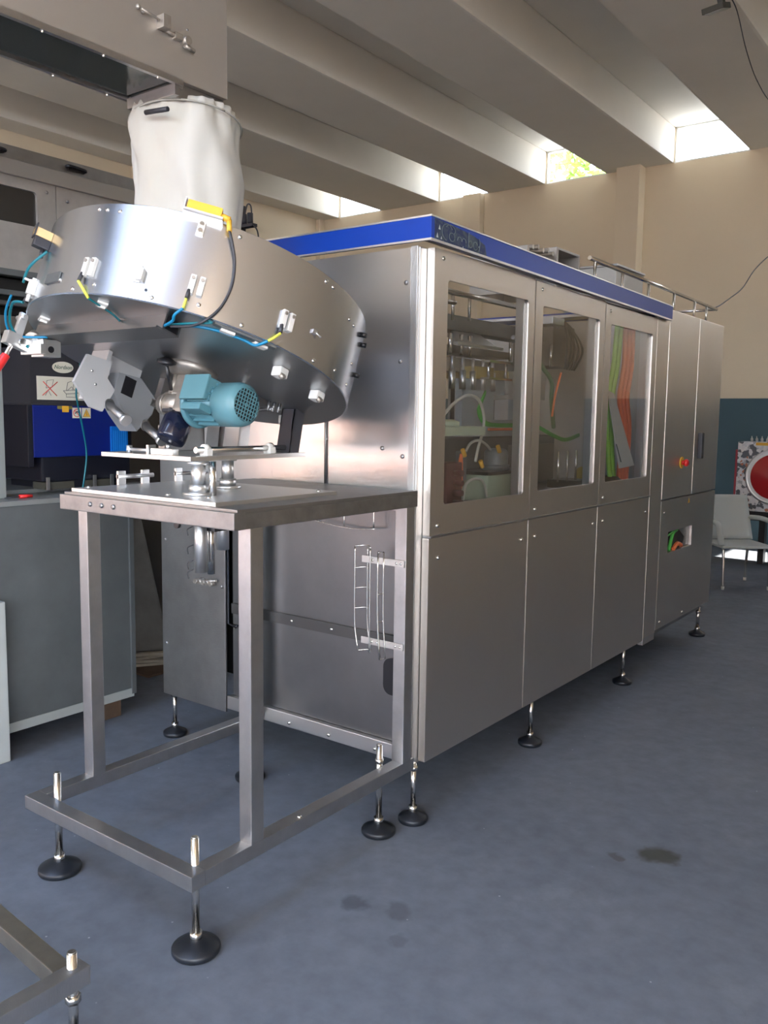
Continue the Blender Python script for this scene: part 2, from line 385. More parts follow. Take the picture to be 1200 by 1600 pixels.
# ================================================================ levelling feet
def foot_meshes(h, r=.0105, pr=.066, top=.0):
    """pad + threaded rod of height h, origin on the floor"""
    pad = mesh_of('rubber_pad', lathe(B(), (0, 0, 0), (0, 0, 1), [(pr * .94, 0), (pr, .006), (pr, .016), (pr * .96, .02), (pr * .62, .03), (pr * .38, .038), (.014, .042)], 32), RUBBER)
    b = B(); cy(b, (0, 0, .036), (0, 0, .06), r * 1.5, 16); cy(b, (0, 0, .06), (0, 0, h), r, 16); cy(b, (0, 0, h), (0, 0, h + .003), r * .8, 16)
    return pad, mesh_of('threaded_rod', b, CHROME)
def foot(parent, x, y, h, pr=.066, r=.0105, nut=None, nutsize=.017):
    pad, rod = foot_meshes(h, r, pr)
    f = minst('levelling_foot', pad, parent, (x, y, 0))
    k = link(bpy.data.objects.new('threaded_rod', rod)); k.parent = f
    if nut:
        nm = mesh_of('lock_nut', lathe(B(), (0, 0, 0), (0, 0, 1), [(nutsize, 0), (nutsize, .018)], 6), CHROME)
        k = link(bpy.data.objects.new('lock_nut', nm)); k.parent = f; k.location = (0, 0, nut)
    return f

# ================================================================ MAIN FILLING MACHINE
fm = thing('filling_machine', 'long brushed stainless machine enclosure with blue top band and three glazed doors', 'machine', (0, 0, 0))
ZTOP = 2.085
# frame: corner posts, sills, roof tray, back sheet
b = B()
bx(b, -.062, -.032, .004, .052, .215, 2.085, .003); bx(b, -.10, -.032, .052, .10, .215, 2.085, .003); obj('corner_post', b, STEEL, fm)
obj('corner_post', bx(B(), -1.43, -1.38, .03, .08, .215, 2.085, .003), STEEL, fm)
obj('corner_post', bx(B(), -1.43, -1.38, 2.40, 2.45, .215, 2.08, .002), STEEL, fm)
b = B()
for y in (.815, 1.56, 2.27): bx(b, -.075, -.034, y - .03, y + .03, .23, 2.075, .002)
bx(b, -.075, -.034, .05, 2.3, 2.02, 2.08, .002); bx(b, -.075, -.034, .05, 2.3, 1.03, 1.1, .002); bx(b, -.075, -.034, .05, 2.3, .23, .28, .002)
obj('frame', b, STEEL, fm)
obj('side_post', bx(B(), -.06, -.0, 2.302, 2.498, .232, 2.075, .004), STEEL_DOOR, fm)
# upper end sheet
obj('end_sheet', bx(B(), -1.44, -.066, -.002, .004, 1.16, 2.085, .001), STEEL_END, fm)
obj('corner_trim', bx(B(), -.064, -.036, -.006, .003, .22, 2.088, .002), STEEL, fm)
# lower recessed sheet
obj('lower_end_sheet', bx(B(), -.985, -.05, .012, .016, .285, 1.16), mat('scuffed_steel', (.23, .23, .235), .36, 1, .2, 50, var=.12, vscale=6, wave=.004, wscale=2.2), fm)
obj('cross_band', bx(B(), -.985, -.05, .002, .012, .648, .692, .001), mat('band_steel', (.13, .13, .13), .45, 1), fm)
b = B(); bx(b, -1.0, -.05, -.012, .05, .225, .283, .003); obj('bottom_rail', b, STEEL, fm)
for x in (-.632, -.42, -.19):
    minst('bolt', BOLT, fm, (x, -.012, .245), RY)
for x in (-.632, -.42): minst('bolt', BOLT, fm, (x, .002, .669), RY)
# left end cover with gap beside it
obj('left_cover', bx(B(), -1.43, -1.01, -.01, .0, .206, 1.17, .003), STEEL_DARK, fm)
b = B(); bx(b, -1.008, -.985, .05, .06, .3, 1.16); bx(b, -1.42, -.99, .30, .31, .25, 1.16); obj('dark_gap', b, DARK, fm)
b = B(); tube(b, [(-1.004, .004, 1.0), (-1.004, .004, .6), (-.96, .004, .59), (-.95, .004, .6)], .006, 6, 1, False); obj('gasket', b, BLACK, fm)
for (x, z) in ((-1.40, .93), (-1.40, .45), (-1.03, .76)): minst('bolt', BOLTD, fm, (x, -.01, z), RY)
# oval slot
b = B(); prism(b, [(u, .0, v) for (u, v) in rrect(-.165, -.075, .465, .605, .035, 6)], (0, .0135, 0)); obj('cable_slot', b, BLACK, fm)
# small valve cluster on the left cover
b = B()
for k in range(5): cy(b, (-1.17 + k * .024, -.012, .770 + .006 * (k % 2)), (-1.17 + k * .024, -.04, .770), .011, 8)
cy(b, (-1.20, -.02, .758), (-1.05, -.025, .785), .006, 8); obj('small_valve', b, CAST, fm)
for (x, z) in ((-.085, 1.966), (-.09, 1.357), (-.181, 1.384), (-.106, 1.694), (-.45, 1.41), (-.72, 1.93)): minst('bolt', BOLTD, fm, (x, -.002, z), RY)
# hinge line of the end door
b = B(); cy(b, (-.45, -.008, 1.24), (-.45, -.008, 1.60), .004, 8); obj('door_rod', b, STEEL_DARK, fm)
# doors
DR = [(.047, .812, (.136, .757, 1.18, 1.986)), (.821, 1.56, (.89, 1.497, 1.183, 1.978)), (1.569, 2.296, (1.639, 2.230, 1.181, 1.970))]
for i, (y0, y1, win) in enumerate(DR):
    zt = 2.092 - .012 * i - .006
    b = B(); frame_yz(b, -.007, 0, (y0, y1, 1.072, zt), win, .014); bx(b, -.03, -.007, y0, y0 + .012, 1.072, zt); bx(b, -.03, -.007, y1 - .012, y1, 1.072, zt); bx(b, -.03, -.007, y0 + .012, y1 - .012, 1.072, 1.084); bx(b, -.03, -.007, y0 + .012, y1 - .012, zt - .012, zt)
    d = obj('door', b, STEEL_DOOR, fm)
    obj('pane', bx(B(), -.012, -.008, win[0] - .012, win[1] + .012, win[2] - .012, win[3] + .012), GLASS, d)
    for z in (1.22, 1.90):
        b = B(); cy(b, (-.012, y1 + .0045, z - .045), (-.012, y1 + .0045, z + .045), .0075, 12); obj('hinge', b, CHROME, d)
    for (yy, zz) in ((y0 + .055, zt - .03), (y0 + .05, 1.105)):
        k = link(bpy.data.objects.new('bolt', BOLT)); k.parent = d; k.location = (0, yy, zz); k.rotation_euler = RX
    # lower panel
    p = obj('lower_panel', bx(B(), -.03, 0, y0 - .004, y1 - .001, .222, 1.062, .004), STEEL_DOOR, fm)
    for (yy, zz) in ((y0 + .06, .985), (y1 - .055, .982)):
        k = link(bpy.data.objects.new('bolt', BOLT)); k.parent = p; k.location = (0, yy, zz); k.rotation_euler = RX
b = B(); bx(b, -.03, .006, .047, 2.296, 1.062, 1.071, .002); obj('drip_rail', b, STEEL_DARK, fm)
# fascia (slightly falling towards the far end, as in the photo)
def slope(bm, y0=0, y1=2.47, dz=-.036):
    for v in bm.verts: v.co.z += .013 + (v.co.y - y0) / (y1 - y0) * dz
    return bm
b = B(); bx(b, -1.46, .024, -.014, .012, 2.09, 2.166, .002); bx(b, .0, .024, .012, 2.468, 2.09, 2.166, .002)
bx(b, -1.46, -1.436, .012, 2.468, 2.09, 2.166, .002); bx(b, -1.436, 0, 2.444, 2.468, 2.09, 2.166, .002)
fa = obj('fascia', slope(b), BLUE, fm, 'royal blue top band')
b = B(); bx(b, -1.462, .027, -.017, -.010, 2.164, 2.170); bx(b, -1.462, .027, -.017, -.010, 2.086, 2.093); bx(b, .020, .027, -.010, 2.47, 2.164, 2.169); bx(b, .018, .026, -.010, 2.47, 2.085, 2.093)
obj('edge_strip', slope(b), ALU, fa)
b = B(); bx(b, -1.43, 0, .0, .06, 2.12, 2.135); bx(b, -1.43, 0, 2.3, 2.45, 2.12, 2.135); bx(b, -.10, 0, .06, 2.3, 2.12, 2.135); bx(b, -1.43, -1.36, .06, 2.3, 2.12, 2.135); obj('roof_sheet', slope(b), STEEL, fm)
obj('scratched_patch', slope(prism(B(), [(.0242, .005, 2.094), (.0242, .36, 2.093), (.0242, .345, 2.13), (.0242, .27, 2.148), (.0242, .1, 2.160), (.0242, .005, 2.163)], (.0006, 0, 0))), DECAL, fa, 'scratched grey patch of a removed sticker')
# ghost of the lettering: script loops and triangles
GHOST = mat('ghost_ink', (.13, .17, .17), .6); GW = mat('ghost_white', (.5, .55, .55), .6)
b = B()
def loop(yc, zc, ry, rz, a0, a1, n=14):
    return [(.0252, yc + ry * math.cos(math.radians(a0 + (a1 - a0) * i / n)), zc + rz * math.sin(math.radians(a0 + (a1 - a0) * i / n))) for i in range(n + 1)]
for a in (loop(.085, 2.128, .035, .028, 30, 260), loop(.115, 2.117, .018, .014, 0, 350), loop(.105, 2.14, .03, .016, -40, 160), loop(.165, 2.113, .014, .014, 180, 0), loop(.195, 2.113, .014, .014, 180, 0), [(.0252, .225, 2.1), (.0252, .228, 2.155)], loop(.24, 2.115, .012, .012, -170, 170), loop(.275, 2.115, .014, .014, 20, 330), [(.0252, .30, 2.100), (.0252, .307, 2.125), (.0252, .300, 2.145)]):
    tube(b, [(p[0] + .0008, p[1], p[2]) for p in a], .0013, 5, 2)
obj('script_lettering', slope(b), GHOST, fa)
b = B()
for (y, z, s) in ((.035, 2.135, .010), (.022, 2.106, .010), (.047, 2.102, .006), (.19, 2.096, .004), (.30, 2.116, .004)):
    prism(b, [(.0250, y - s * .6, z - s * .6), (.0250, y + s * .6, z - s * .6), (.0250, y, z + s)], (.0006, 0, 0))
obj('white_triangle', slope(b), GW, fa, kind='stuff')
# feet of the main machine
for (x, y, z) in ((-.028, .014, .222), (-.036, .972, .23), (-.05, 2.138, .23), (-1.40, .03, .21), (-1.36, 2.3, .23)):
    foot(fm, x, y, z, .055, .0105, z - .025)

# interior of the machine
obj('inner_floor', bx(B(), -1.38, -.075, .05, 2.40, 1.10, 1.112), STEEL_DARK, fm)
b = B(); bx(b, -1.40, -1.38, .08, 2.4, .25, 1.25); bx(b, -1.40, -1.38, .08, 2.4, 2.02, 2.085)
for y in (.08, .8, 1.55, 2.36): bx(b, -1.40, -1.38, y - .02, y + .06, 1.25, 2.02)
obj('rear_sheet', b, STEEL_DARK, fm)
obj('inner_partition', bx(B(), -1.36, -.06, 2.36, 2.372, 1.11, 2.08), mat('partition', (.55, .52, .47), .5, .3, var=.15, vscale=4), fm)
b = B(); cy(b, (-.35, .5, 2.04), (-.35, 1.30, 2.04), .013, 12); cy(b, (-.35, .86, 2.04), (-.35, .86, 1.93), .008, 8); obj('guide_rod', b, CHROME, fm)
b = B(); cy(b, (-.40, .80, 2.04), (-.40, .80, 1.93), .008, 8); obj('guide_rod', b, CHROME, fm)
b = B(); cy(b, (-.30, .45, 1.98), (-.30, .66, 1.985), .010, 8); obj('guide_rod', b, CHROME, fm)
for y in (.72, .82, .9, 1.32, 1.40): obj('guide_rod', cy(B(), (-.55, y + .3, 1.9), (-.55, y + .3, 1.80), .010, 8), CHROME, fm)
b = B(); bx(b, -.70, -.60, .5, 1.95, 1.925, 2.00, .004); obj('cross_beam', b, GREY, fm)
b = B(); prism(b, [(-.52, 1.02, 1.855), (-.52, 1.44, 1.855), (-.62, 1.40, 1.93), (-.62, 1.15, 1.93)], (-.02, 0, 0)); bx(b, -.535, -.505, 1.02, 1.46, 1.845, 1.858); obj('tilted_hood', b, ALU, fm)
b = B(); bx(b, -.9, -.65, .3, 1.9, 1.73, 1.80, .004); bx(b, -.85, -.7, .3, 1.9, 1.83, 1.87, .01); obj('carriage', b, OLD, fm)
for k in range(6):
    b = B(); cy(b, (-.6, 1.02 + .1 * k, 1.735), (-.6, 1.02 + .1 * k, 1.64), .017, 10); cy(b, (-.6, 1.02 + .1 * k, 1.80), (-.6, 1.02 + .1 * k, 1.735), .009, 10); obj('filling_nozzle', b, ALU, fm)
b = B(); frame_yz(b, -.64, -.60, (1.22, 2.0, 1.40, 1.695), (1.545, 1.775, 1.488, 1.622), .006); bx(b, -.62, -.60, .40, .95, 1.55, 1.68, .004)
ib = obj('inner_box', b, mat('inner_grey', (.36, .39, .42), .5), fm)
obj('box_opening', bx(B(), -.75, -.741, 1.5, 1.8, 1.45, 1.65), DARK, ib)
b = B(); cy(b, (-.5, 1.305, 1.70), (-.5, 1.305, 1.775), .008, 10); cy(b, (-.5, 1.483, 1.70), (-.5, 1.483, 1.79), .008, 10); bx(b, -.52, -.48, 1.28, 1.52, 1.775, 1.788, .002); bx(b, -.52, -.47, 1.26, 1.50, 1.69, 1.70); obj('stand_bracket', b, CHROME, fm)
b = B(); bx(b, -.8, -.58, 1.32, 1.50, 1.70, 1.76); bx(b, -.8, -.58, 1.56, 1.72, 1.70, 1.75); obj('yellow_block', b, mat('pale_yellow', (.45, .36, .14), .6), fm)
b = B(); bx(b, -.60, -.25, .50, .86, 1.42, 1.46, .006); lathe(b, (-.32, .62, 1.46), (0, 0, 1), [(.07, 0), (.07, .02), (.04, .03)], 20); obj('cream_turntable', b, TANK, fm)
b = B(); bx(b, -.9, -.62, .2, 2.34, 1.113, 1.40, .01); bx(b, -.9, -.55, .3, .95, 1.113, 1.42); obj('drive_housing', b, mat('housing_grey', (.10, .105, .115), .5), fm)
b = B(); bx(b, -.45, -.27, .93, 1.36, 1.113, 1.235, .012); t_ = obj('lubricant_tank', b, TANK, fm, 'pale green plastic tank')
obj('tank_lid', bx(B(), -.46, -.26, .92, 1.37, 1.235, 1.25, .004), BLACK, t_)
b = B(); lathe(b, (-.35, 1.14, 1.25), (0, 0, 1), [(.052, 0), (.058, .01), (.058, .085), (.045, .1), (.02, .104)], 24); cy(b, (-.35, 1.14, 1.25), (-.35, 1.14, 1.275), .066, 20)
obj('pump_motor', b, mat('pump_grey', (.16, .18, .19), .4, .2), t_)
b = B(); bx(b, -.4, -.22, .50, .62, 1.113, 1.31, .006)
for k in range(4): cy(b, (-.22, .56, 1.14 + .042 * k), (-.18, .56, 1.14 + .042 * k), .013, 10)
obj('valve_manifold', b, MAROON, fm)
b = B(); bx(b, -.33, -.29, .74, .77, 1.22, 1.35, .004); obj('grey_regulator', b, mat('pump_grey', (.16, .18, .19), .4), fm)
b = B(); tube(b, [(-.3, .58, 1.50), (-.3, .66, 1.555), (-.3, .777, 1.596), (-.3, .878, 1.578), (-.3, .927, 1.507), (-.3, .919, 1.434), (-.3, .883, 1.361), (-.3, .863, 1.30)], .007); obj('air_hose', b, HOSE, fm)
b = B(); tube(b, [(-.3, .77, 1.34), (-.3, .814, 1.383), (-.3, .887, 1.396), (-.3, .957, 1.375), (-.32, 1.03, 1.35)], .006); obj('air_hose', b, HOSE, fm)
b = B(); tube(b, [(-.25, .68, 1.14), (-.25, .70, 1.205), (-.25, .766, 1.228), (-.25, .851, 1.213), (-.25, .885, 1.14)], .006); obj('air_hose', b, HOSE, fm)
b = B()
for y, z in ((.70, 1.36), (.855, 1.305), (1.01, 1.37)): cy(b, (-.27, y, z), (-.27, y + .02, z - .03), .010, 8)
obj('yellow_connector', b, YEL, fm)
for k in range(3):
    b = B(); tube(b, [(-.28, .70 + .006 * k, 1.34), (-.27, .66 + .02 * k, 1.26), (-.27, .65 + .02 * k, 1.18), (-.27, .60, 1.14)], .0035, 6); obj('orange_wire', b, ORG, fm)
for k in range(7):
    b = B(); dz = .006 * (k % 3); dy = .004 * k
    tube(b, [(-.5, 1.28, 1.62 + dz), (-.5, 1.21 + dy, 1.54), (-.49, 1.25 + dy, 1.47 + dz), (-.5, 1.40, 1.455 + dz), (-.5, 1.62, 1.455 + dz), (-.47, 1.76, 1.455 + dz), (-.42, 1.90, 1.40 + dz), (-.40, 2.02, 1.375 + dz), (-.4, 2.2, 1.40 + dz)], .0055, 6); obj('green_cable', b, GRNP, fm)
b = B(); tube(b, [(-.5, 1.32, 1.44), (-.5, 1.45, 1.44), (-.5, 1.60, 1.44)], .007, 6); tube(b, [(-.3, 1.72, 1.74), (-.3, 1.66, 1.62), (-.3, 1.63, 1.51)], .006, 6); obj('orange_cable', b, ORG, fm)
b = B(); tube(b, [(-.45, 1.58, 2.0), (-.4, 1.66, 1.8), (-.36, 1.73, 1.7), (-.36, 1.74, 1.6), (-.38, 1.82, 1.45)], .012, 6); obj('green_hose', b, mat('dark_green_hose', (.06, .14, .06), .5), fm)
b = B(); bx(b, -.75, -.5, 1.66, 1.95, 1.60, 1.75, .005); bx(b, -.45, -.30, 1.60, 1.74, 1.985, 2.02, .003); obj('sensor_bracket', b, ALU, fm)
b = B(); bx(b, -.70, -.45, 1.92, 2.20, 1.79, 2.02, .01); bx(b, -.95, -.6, 1.75, 2.3, 1.13, 1.35, .01); obj('gripper_block', b, mat('brown_grey', (.17, .15, .13), .5, .3), fm)
b = B()
for k in range(5): tube(b, [(-.35 - .02 * k, 1.85 + .06 * k, 2.02), (-.3, 1.78 + .05 * k, 1.88), (-.3, 1.76 + .03 * k, 1.76)], .006, 6)
obj('hanging_cable', b, CABLE, fm)
b = B()
for k in range(3): cy(b, (-.25, 1.0 + .11 * k + .62, 1.33), (-.25, 1.0 + .11 * k + .62, 1.17), .006, 8)
cy(b, (-.5, 1.55, 1.92), (-.5, 2.2, 1.95), .012, 10); cy(b, (-.42, 1.84, 1.9), (-.42, 1.84, 1.78), .009, 8); obj('vertical_rod', b, CHROME, fm)
b = B(); bx(b, -.45, -.25, 1.9, 2.1, 1.113, 1.16, .01); obj('black_block', b, BLACK, fm)
b = B(); cy(b, (-.32, 2.10, 1.175), (-.32, 2.15, 1.175), .055, 20); obj('yellow_reel', b, mat('dull_yellow', (.5, .36, .07), .6), fm)
for k in range(4):
    b = B(); y = 1.94 + .026 * k; x = -.10 - .01 * (k % 2); tube(b, [(x, y + .03, 2.03), (x, y, 1.8), (x - .01, y - .03, 1.62), (x - .01, y - .02, 1.4), (x, y + .02, 1.15)], .014, 6); obj('lime_cable', b, LIME, fm)
for k in range(5):
    b = B(); y = 2.07 + .027 * k; x = -.095 - .012 * (k % 2); tube(b, [(x, y, 2.04), (x, y + .005, 1.8), (x - .01, y - .015, 1.62), (x, y + .01, 1.45), (x - .01, y + .02, 1.14)], .014, 6); obj('orange_cable', b, ORG, fm)
b = B(); prism(b, [(-.06, 1.778, 1.648), (-.06, 1.86, 1.635), (-.06, 2.199, 1.244), (-.06, 1.985, 1.235)], (-.006, 0, 0)); wp = obj('white_bracket', b, PLW, fm, 'white slanted sheet with a slot')
b = B(); prism(b, [(-.0595, 1.913, 1.368), (-.0595, 1.926, 1.368), (-.0595, 2.005, 1.269), (-.0595, 1.990, 1.269)], (.0005, 0, 0)); obj('slot', b, BLACK, wp)
b = B(); lathe(b, (-.14, 1.98, 1.113), (0, 0, 1), [(.11, 0), (.10, .05), (.07, .075), (.02, .08)], 20); obj('brown_cover', b, mat('brown_cover', (.12, .06, .02), .5), fm)

# ================================================================ END CABINET
ec = thing('electrical_cabinet', 'tall stainless cabinet at the far end with red stop button and dark handle', 'cabinet', (0, 2.503, 0))
b = B(); bx(b, -1.30, -.024, 2.508, 3.58, .243, 2.13, .004); bx(b, -1.2, -.05, 2.53, 3.56, .19, .243, .002); obj('body', b, STEEL_DARK, ec)
for (y0, y1) in ((2.508, 3.060), (3.068, 3.586)):
    d = obj('door', bx(B(), -.024, 0, y0, y1, 1.032, 2.134, .004), STEEL_DOOR, ec)
b = B(); frame_yz(b, -.022, 0, (2.508, 3.586, .245, 1.022), (2.652, 3.11, .695, .825), .004); bp = obj('bottom_panel', b, STEEL_DOOR, ec)
obj('opening_back', bx(B(), -.0235, -.0225, 2.63, 3.13, .68, .84), DARK, bp)
b = B(); tube(b, [(-.015, 2.66, .79), (-.012, 2.76, .81), (-.015, 2.84, .81)], .006, 6); tube(b, [(-.015, 2.72, .70), (-.014, 2.78, .80), (-.016, 2.86, .82)], .012, 6); obj('green_cable', b, GRNP, bp)
b = B(); tube(b, [(-.015, 2.80, .70), (-.012, 2.87, .73), (-.013, 2.95, .71)], .014, 6); obj('orange_cable', b, ORG, bp)
b = B(); prism(b, [(-.02, 2.98, .70), (-.02, 3.09, .70), (-.02, 3.1, .82), (-.02, 2.9, .82), (-.02, 3.02, .76)], (.003, 0, 0)); obj('grey_sheet', b, STEEL_DARK, bp)
b = B(); cy(b, (0, 2.837, 1.24), (.004, 2.837, 1.24), .036, 24); obj('yellow_ring', b, YEL, ec)
b = B(); cy(b, (.004, 2.837, 1.24), (.02, 2.837, 1.24), .014, 16); lathe(b, (.02, 2.837, 1.24), (1, 0, 0), [(.02, 0), (.023, .006), (.022, .016), (.012, .024)], 20); obj('stop_button', b, RED, ec)
b = B(); bx(b, 0, .028, 3.14, 3.185, 1.255, 1.42, .006); obj('handle', b, CHAR, ec)
minst('bolt', BOLT, ec, (0, 2.56, .95), RX); minst('bolt', BOLT, ec, (0, 2.57, .285), RX); minst('bolt', BOLT, ec, (0, 3.0, .27), RX)
prism_b = B(); prism(prism_b, [(.0004, 3.0, .978), (.0004, 3.04, .978), (.0004, 3.02, 1.01)], (.0005, 0, 0)); obj('warning_triangle', prism_b, YEL, ec)
for (x, y) in ((-.055, 3.54), (-1.15, 3.5), (-1.15, 2.6)): foot(ec, x, y, .2, .055, .012, .16)
b = B(); bx(b, -.03, .0, 2.3, 2.49, .195, .235, .002); obj('base_bracket', b, STEEL, fm)

# ================================================================ ON THE ROOF
gr = thing('guard_rail', 'slim stainless railing along the roof edge of the machine', 'railing', (-.12, 2.7, 2.15))
b = B(); cy(b, (-.12, 1.62, 2.300), (-.12, 3.80, 2.275), .011, 12); cy(b, (-.12, 3.80, 2.275), (-.60, 3.80, 2.275), .009, 12); obj('top_rail', b, CHROME, gr)
for y, zb in ((1.69, 2.125), (2.06, 2.12), (2.46, 2.114), (2.90, 2.137), (3.31, 2.137), (3.57, 2.137)):
    b = B(); cy(b, (-.12, y, zb), (-.12, y, 2.288), .008, 10); obj('rail_post', b, CHROME, gr)
vb = thing('valve_island', 'open metal valve box with red bulbs on the machine roof', 'valve box', (-.45, 1.5, 2.115))
b = B(); bx(b, -.62, -.30, 1.30, 1.32, 2.11, 2.33); bx(b, -.62, -.30, 1.62, 1.64, 2.11, 2.36); bx(b, -.62, -.60, 1.32, 1.62, 2.11, 2.33); bx(b, -.62, -.30, 1.62, 1.90, 2.36, 2.372, .002); bx(b, -.62, -.30, 1.885, 1.90, 2.11, 2.36); obj('casing', b, OLD, vb)
b = B()
for k in range(5): cy(b, (-.58, 1.34 + .055 * k, 2.33), (-.3, 1.36 + .055 * k, 2.33 + .008 * (k % 2)), .012, 8)
tube(b, [(-.3, 1.05, 2.20), (-.4, 1.15, 2.30), (-.45, 1.28, 2.33)], .01, 6); tube(b, [(-.3, 1.10, 2.18), (-.36, 1.2, 2.26), (-.40, 1.31, 2.30)], .008, 6); obj('hose_bundle', b, CAST, vb)
for y in (1.74, 1.82): obj('red_bulb', lathe(B(), (-.31, y, 2.275), (1, 0, 0), [(.012, -.02), (.024, -.01), (.026, .006), (.014, .022)], 16), mat('dark_red', (.22, .02, .015), .3), vb)
gb = thing('junction_box', 'plain grey metal box standing on the machine roof behind the railing', 'box', (-.5, 2.68, 2.13))
b = B(); bx(b, -.65, -.32, 2.46, 2.90, 2.13, 2.40, .005); obj('casing', b, mat('box_grey', (.42, .41, .38), .5, .3), gb)
b = B(); bx(b, -.66, -.31, 2.45, 2.91, 2.40, 2.412, .003); obj('lid', b, STEEL_DARK, gb)
pf = thing('air_fitting', 'small dark pneumatic fitting beside the fabric chute', 'fitting', (-.9, .02, 2.178))
b = B(); bx(b, -.945, -.915, -.01, .03, 2.17, 2.34, .003); bx(b, -.915, -.85, -.0, .03, 2.25, 2.262); cy(b, (-.895, .0, 2.262), (-.895, .0, 2.30), .012, 10); cy(b, (-.86, .0, 2.262), (-.86, .0, 2.30), .012, 10); obj('fitting_body', b, CHAR, pf)
b = B(); tube(b, [(-.89, 0, 2.30), (-.875, 0, 2.335), (-.855, 0, 2.325), (-.85, 0, 2.27)], .003, 6); tube(b, [(-.85, 0, 2.26), (-.83, .01, 2.23), (-.82, .01, 2.18)], .003, 6); obj('thin_hose', b, CABLE, pf)

# ================================================================ STAND
st = thing('table_stand', 'open square-tube steel stand with flat table top in front of the machine', 'stand', (-.42, -.5, 0))
XR0, XL0, YF0, YF1, YR = -.008, -.823, -1.062, -.887, -.012
b = B(); bx(b, XL0, XR0, YF1, -.02, 1.228, 1.240, .002); obj('table_top', b, STEEL_DARK, st)
b = B(); bx(b, XL0 - .006, XR0 + .002, YF1 - .014, YF1 + .03, 1.183, 1.232, .003); bx(b, XR0 - .05, XR0, YF1 + .03, -.02, 1.183, 1.228, .003); bx(b, XL0, XL0 + .05, YF1 + .03, -.02, 1.183, 1.228, .003); obj('apron', b, mat('dull_tube', (.36, .355, .35), .42, 1, .3, 50, var=.25, vscale=18), st)
obj('sub_plate', bx(B(), -.80, -.108, -.875, -.345, 1.240, 1.252, .001), ALU, st)
for (x0, y0) in ((-.058, -.838), (-.823, -.838), (-.058, -.085), (-.823, -.085)):
    b = B(); bx(b, x0, x0 + .05, y0, y0 + .05, .257, 1.184, .003); obj('leg', b, TUBE, st)
b = B(); bx(b, XL0, XR0, YF0, YF0 + .048, .2135, .2578, .003); obj('base_rail', b, TUBE, st)
b = B(); bx(b, XR0 - .048, XR0, YF0 + .048, -.015, .2135, .2578, .003); obj('base_rail', b, TUBE, st)
b = B(); bx(b, XL0, XL0 + .048, YF0 + .048, -.015, .2135, .2578, .003); obj('base_rail', b, TUBE, st)
for (x, y) in ((-.056, -1.008), (-.735, -.998)): foot(st, x, y, .335, .068, .0115)
foot(st, -.072, -.14, .33, .062, .0115, .262, .0165)
foot(st, -.77, -.10, .33, .062, .0115)
minst('bolt', BOLT, st, (-.02, -.62, .2578)); 
for (x, y, z) in ((-.77, -.83, 1.252), (-.14, -.40, 1.252), (-.22, -.80, 1.252), (-.38, -.82, 1.252)): minst('bolt', BOLT, st, (x, y, z))
for x in (-.66, -.60, -.54): minst('bolt', BOLTD, st, (x, YF1 - .014, 1.21), RY)
# guide columns of the lifting plate
for (x, y, rr) in ((-.317, -.755, .026), (-.44, -.52, .024)):
    b = B(); cy(b, (x, y, 1.252), (x, y, 1.262), rr * 1.85, 28); cy(b, (x, y, 1.262), (x, y, 1.285), rr * 1.15, 28); cy(b, (x, y, 1.285), (x, y, 1.348), rr * .85, 24); cy(b, (x, y, 1.345), (x, y, 1.356), rr * 1.3, 24); obj('guide_column', b, ALU, st)
b = B(); cy(b, (-.275, -.735, 1.252), (-.275, -.735, 1.356), .011, 16); obj('guide_column', b, CHROME, st)
b = B(); cy(b, (-.40, -.676, .992), (-.40, -.676, 1.20), .020, 24); obj('cylinder_tube', b, ALU, st)
b = B(); cy(b, (-.40, -.632, .98), (-.40, -.632, 1.20), .012, 20); obj('cylinder_tube', b, CHROME, st)
b = B(); cy(b, (-.40, -.58, 1.055), (-.40, -.58, 1.20), .020, 24); obj('cylinder_tube', b, ALU, st)
b = B(); bx(b, -.50, -.42, -.72, -.66, 1.150, 1.182, .002); bx(b, -.43, -.35, -.66, -.60, 1.125, 1.182, .003); cy(b, (-.46, -.725, 1.145), (-.46, -.715, 1.145), .012, 12); bx(b, -.55, -.3, -.73, -.57, 1.182, 1.19); obj('mounting_block', b, BLACK, st)
b = B()
for z in (1.14, 1.08, 1.03, 1.0): tube(b, [(-.42, -.69, z), (-.435, -.70, z - .01), (-.432, -.70, z - .03)], .002, 5)
obj('position_sensor', b, CABLE, st)
# clevises standing on the table's back edge
for (x, y) in ((-.80, -.70), (-.80, -.45)):
    b = B(); bx(b, x, x + .012, y, y + .03, 1.24, 1.30, .002); bx(b, x + .0, x + .012, y + .10, y + .13, 1.24, 1.30, .002); cy(b, (x + .006, y, 1.28), (x + .006, y + .15, 1.28), .008, 10); obj('clevis', b, ALU, st)
# raised plate
b = B(); bx(b, -.755, -.31, -.79, -.275, 1.356, 1.370, .001); rpl = obj('raised_plate', b, ALU, st)
b = B(); cy(b, (-.345, -.74, 1.388), (-.345, -.31, 1.388), .0095, 14); obj('locating_bar', b, CHROME, st)
for y in (-.70, -.42):
    b = B(); bx(b, -.36, -.325, y - .012, y + .012, 1.37, 1.392, .003); cy(b, (-.345, y - .01, 1.39), (-.345, y + .01, 1.39), .016, 16); obj('bar_clamp', b, PLW, st)
b = B(); cy(b, (-.62, -.775, 1.382), (-.50, -.775, 1.382), .006, 10); bx(b, -.505, -.40, -.785, -.76, 1.37, 1.39, .002); bx(b, -.52, -.51, -.79, -.76, 1.37, 1.40); cy(b, (-.625, -.775, 1.37), (-.625, -.775, 1.395), .01, 10); cy(b, (-.45, -.76, 1.39), (-.45, -.76, 1.402), .008, 10); obj('adjuster', b, ALU, st)

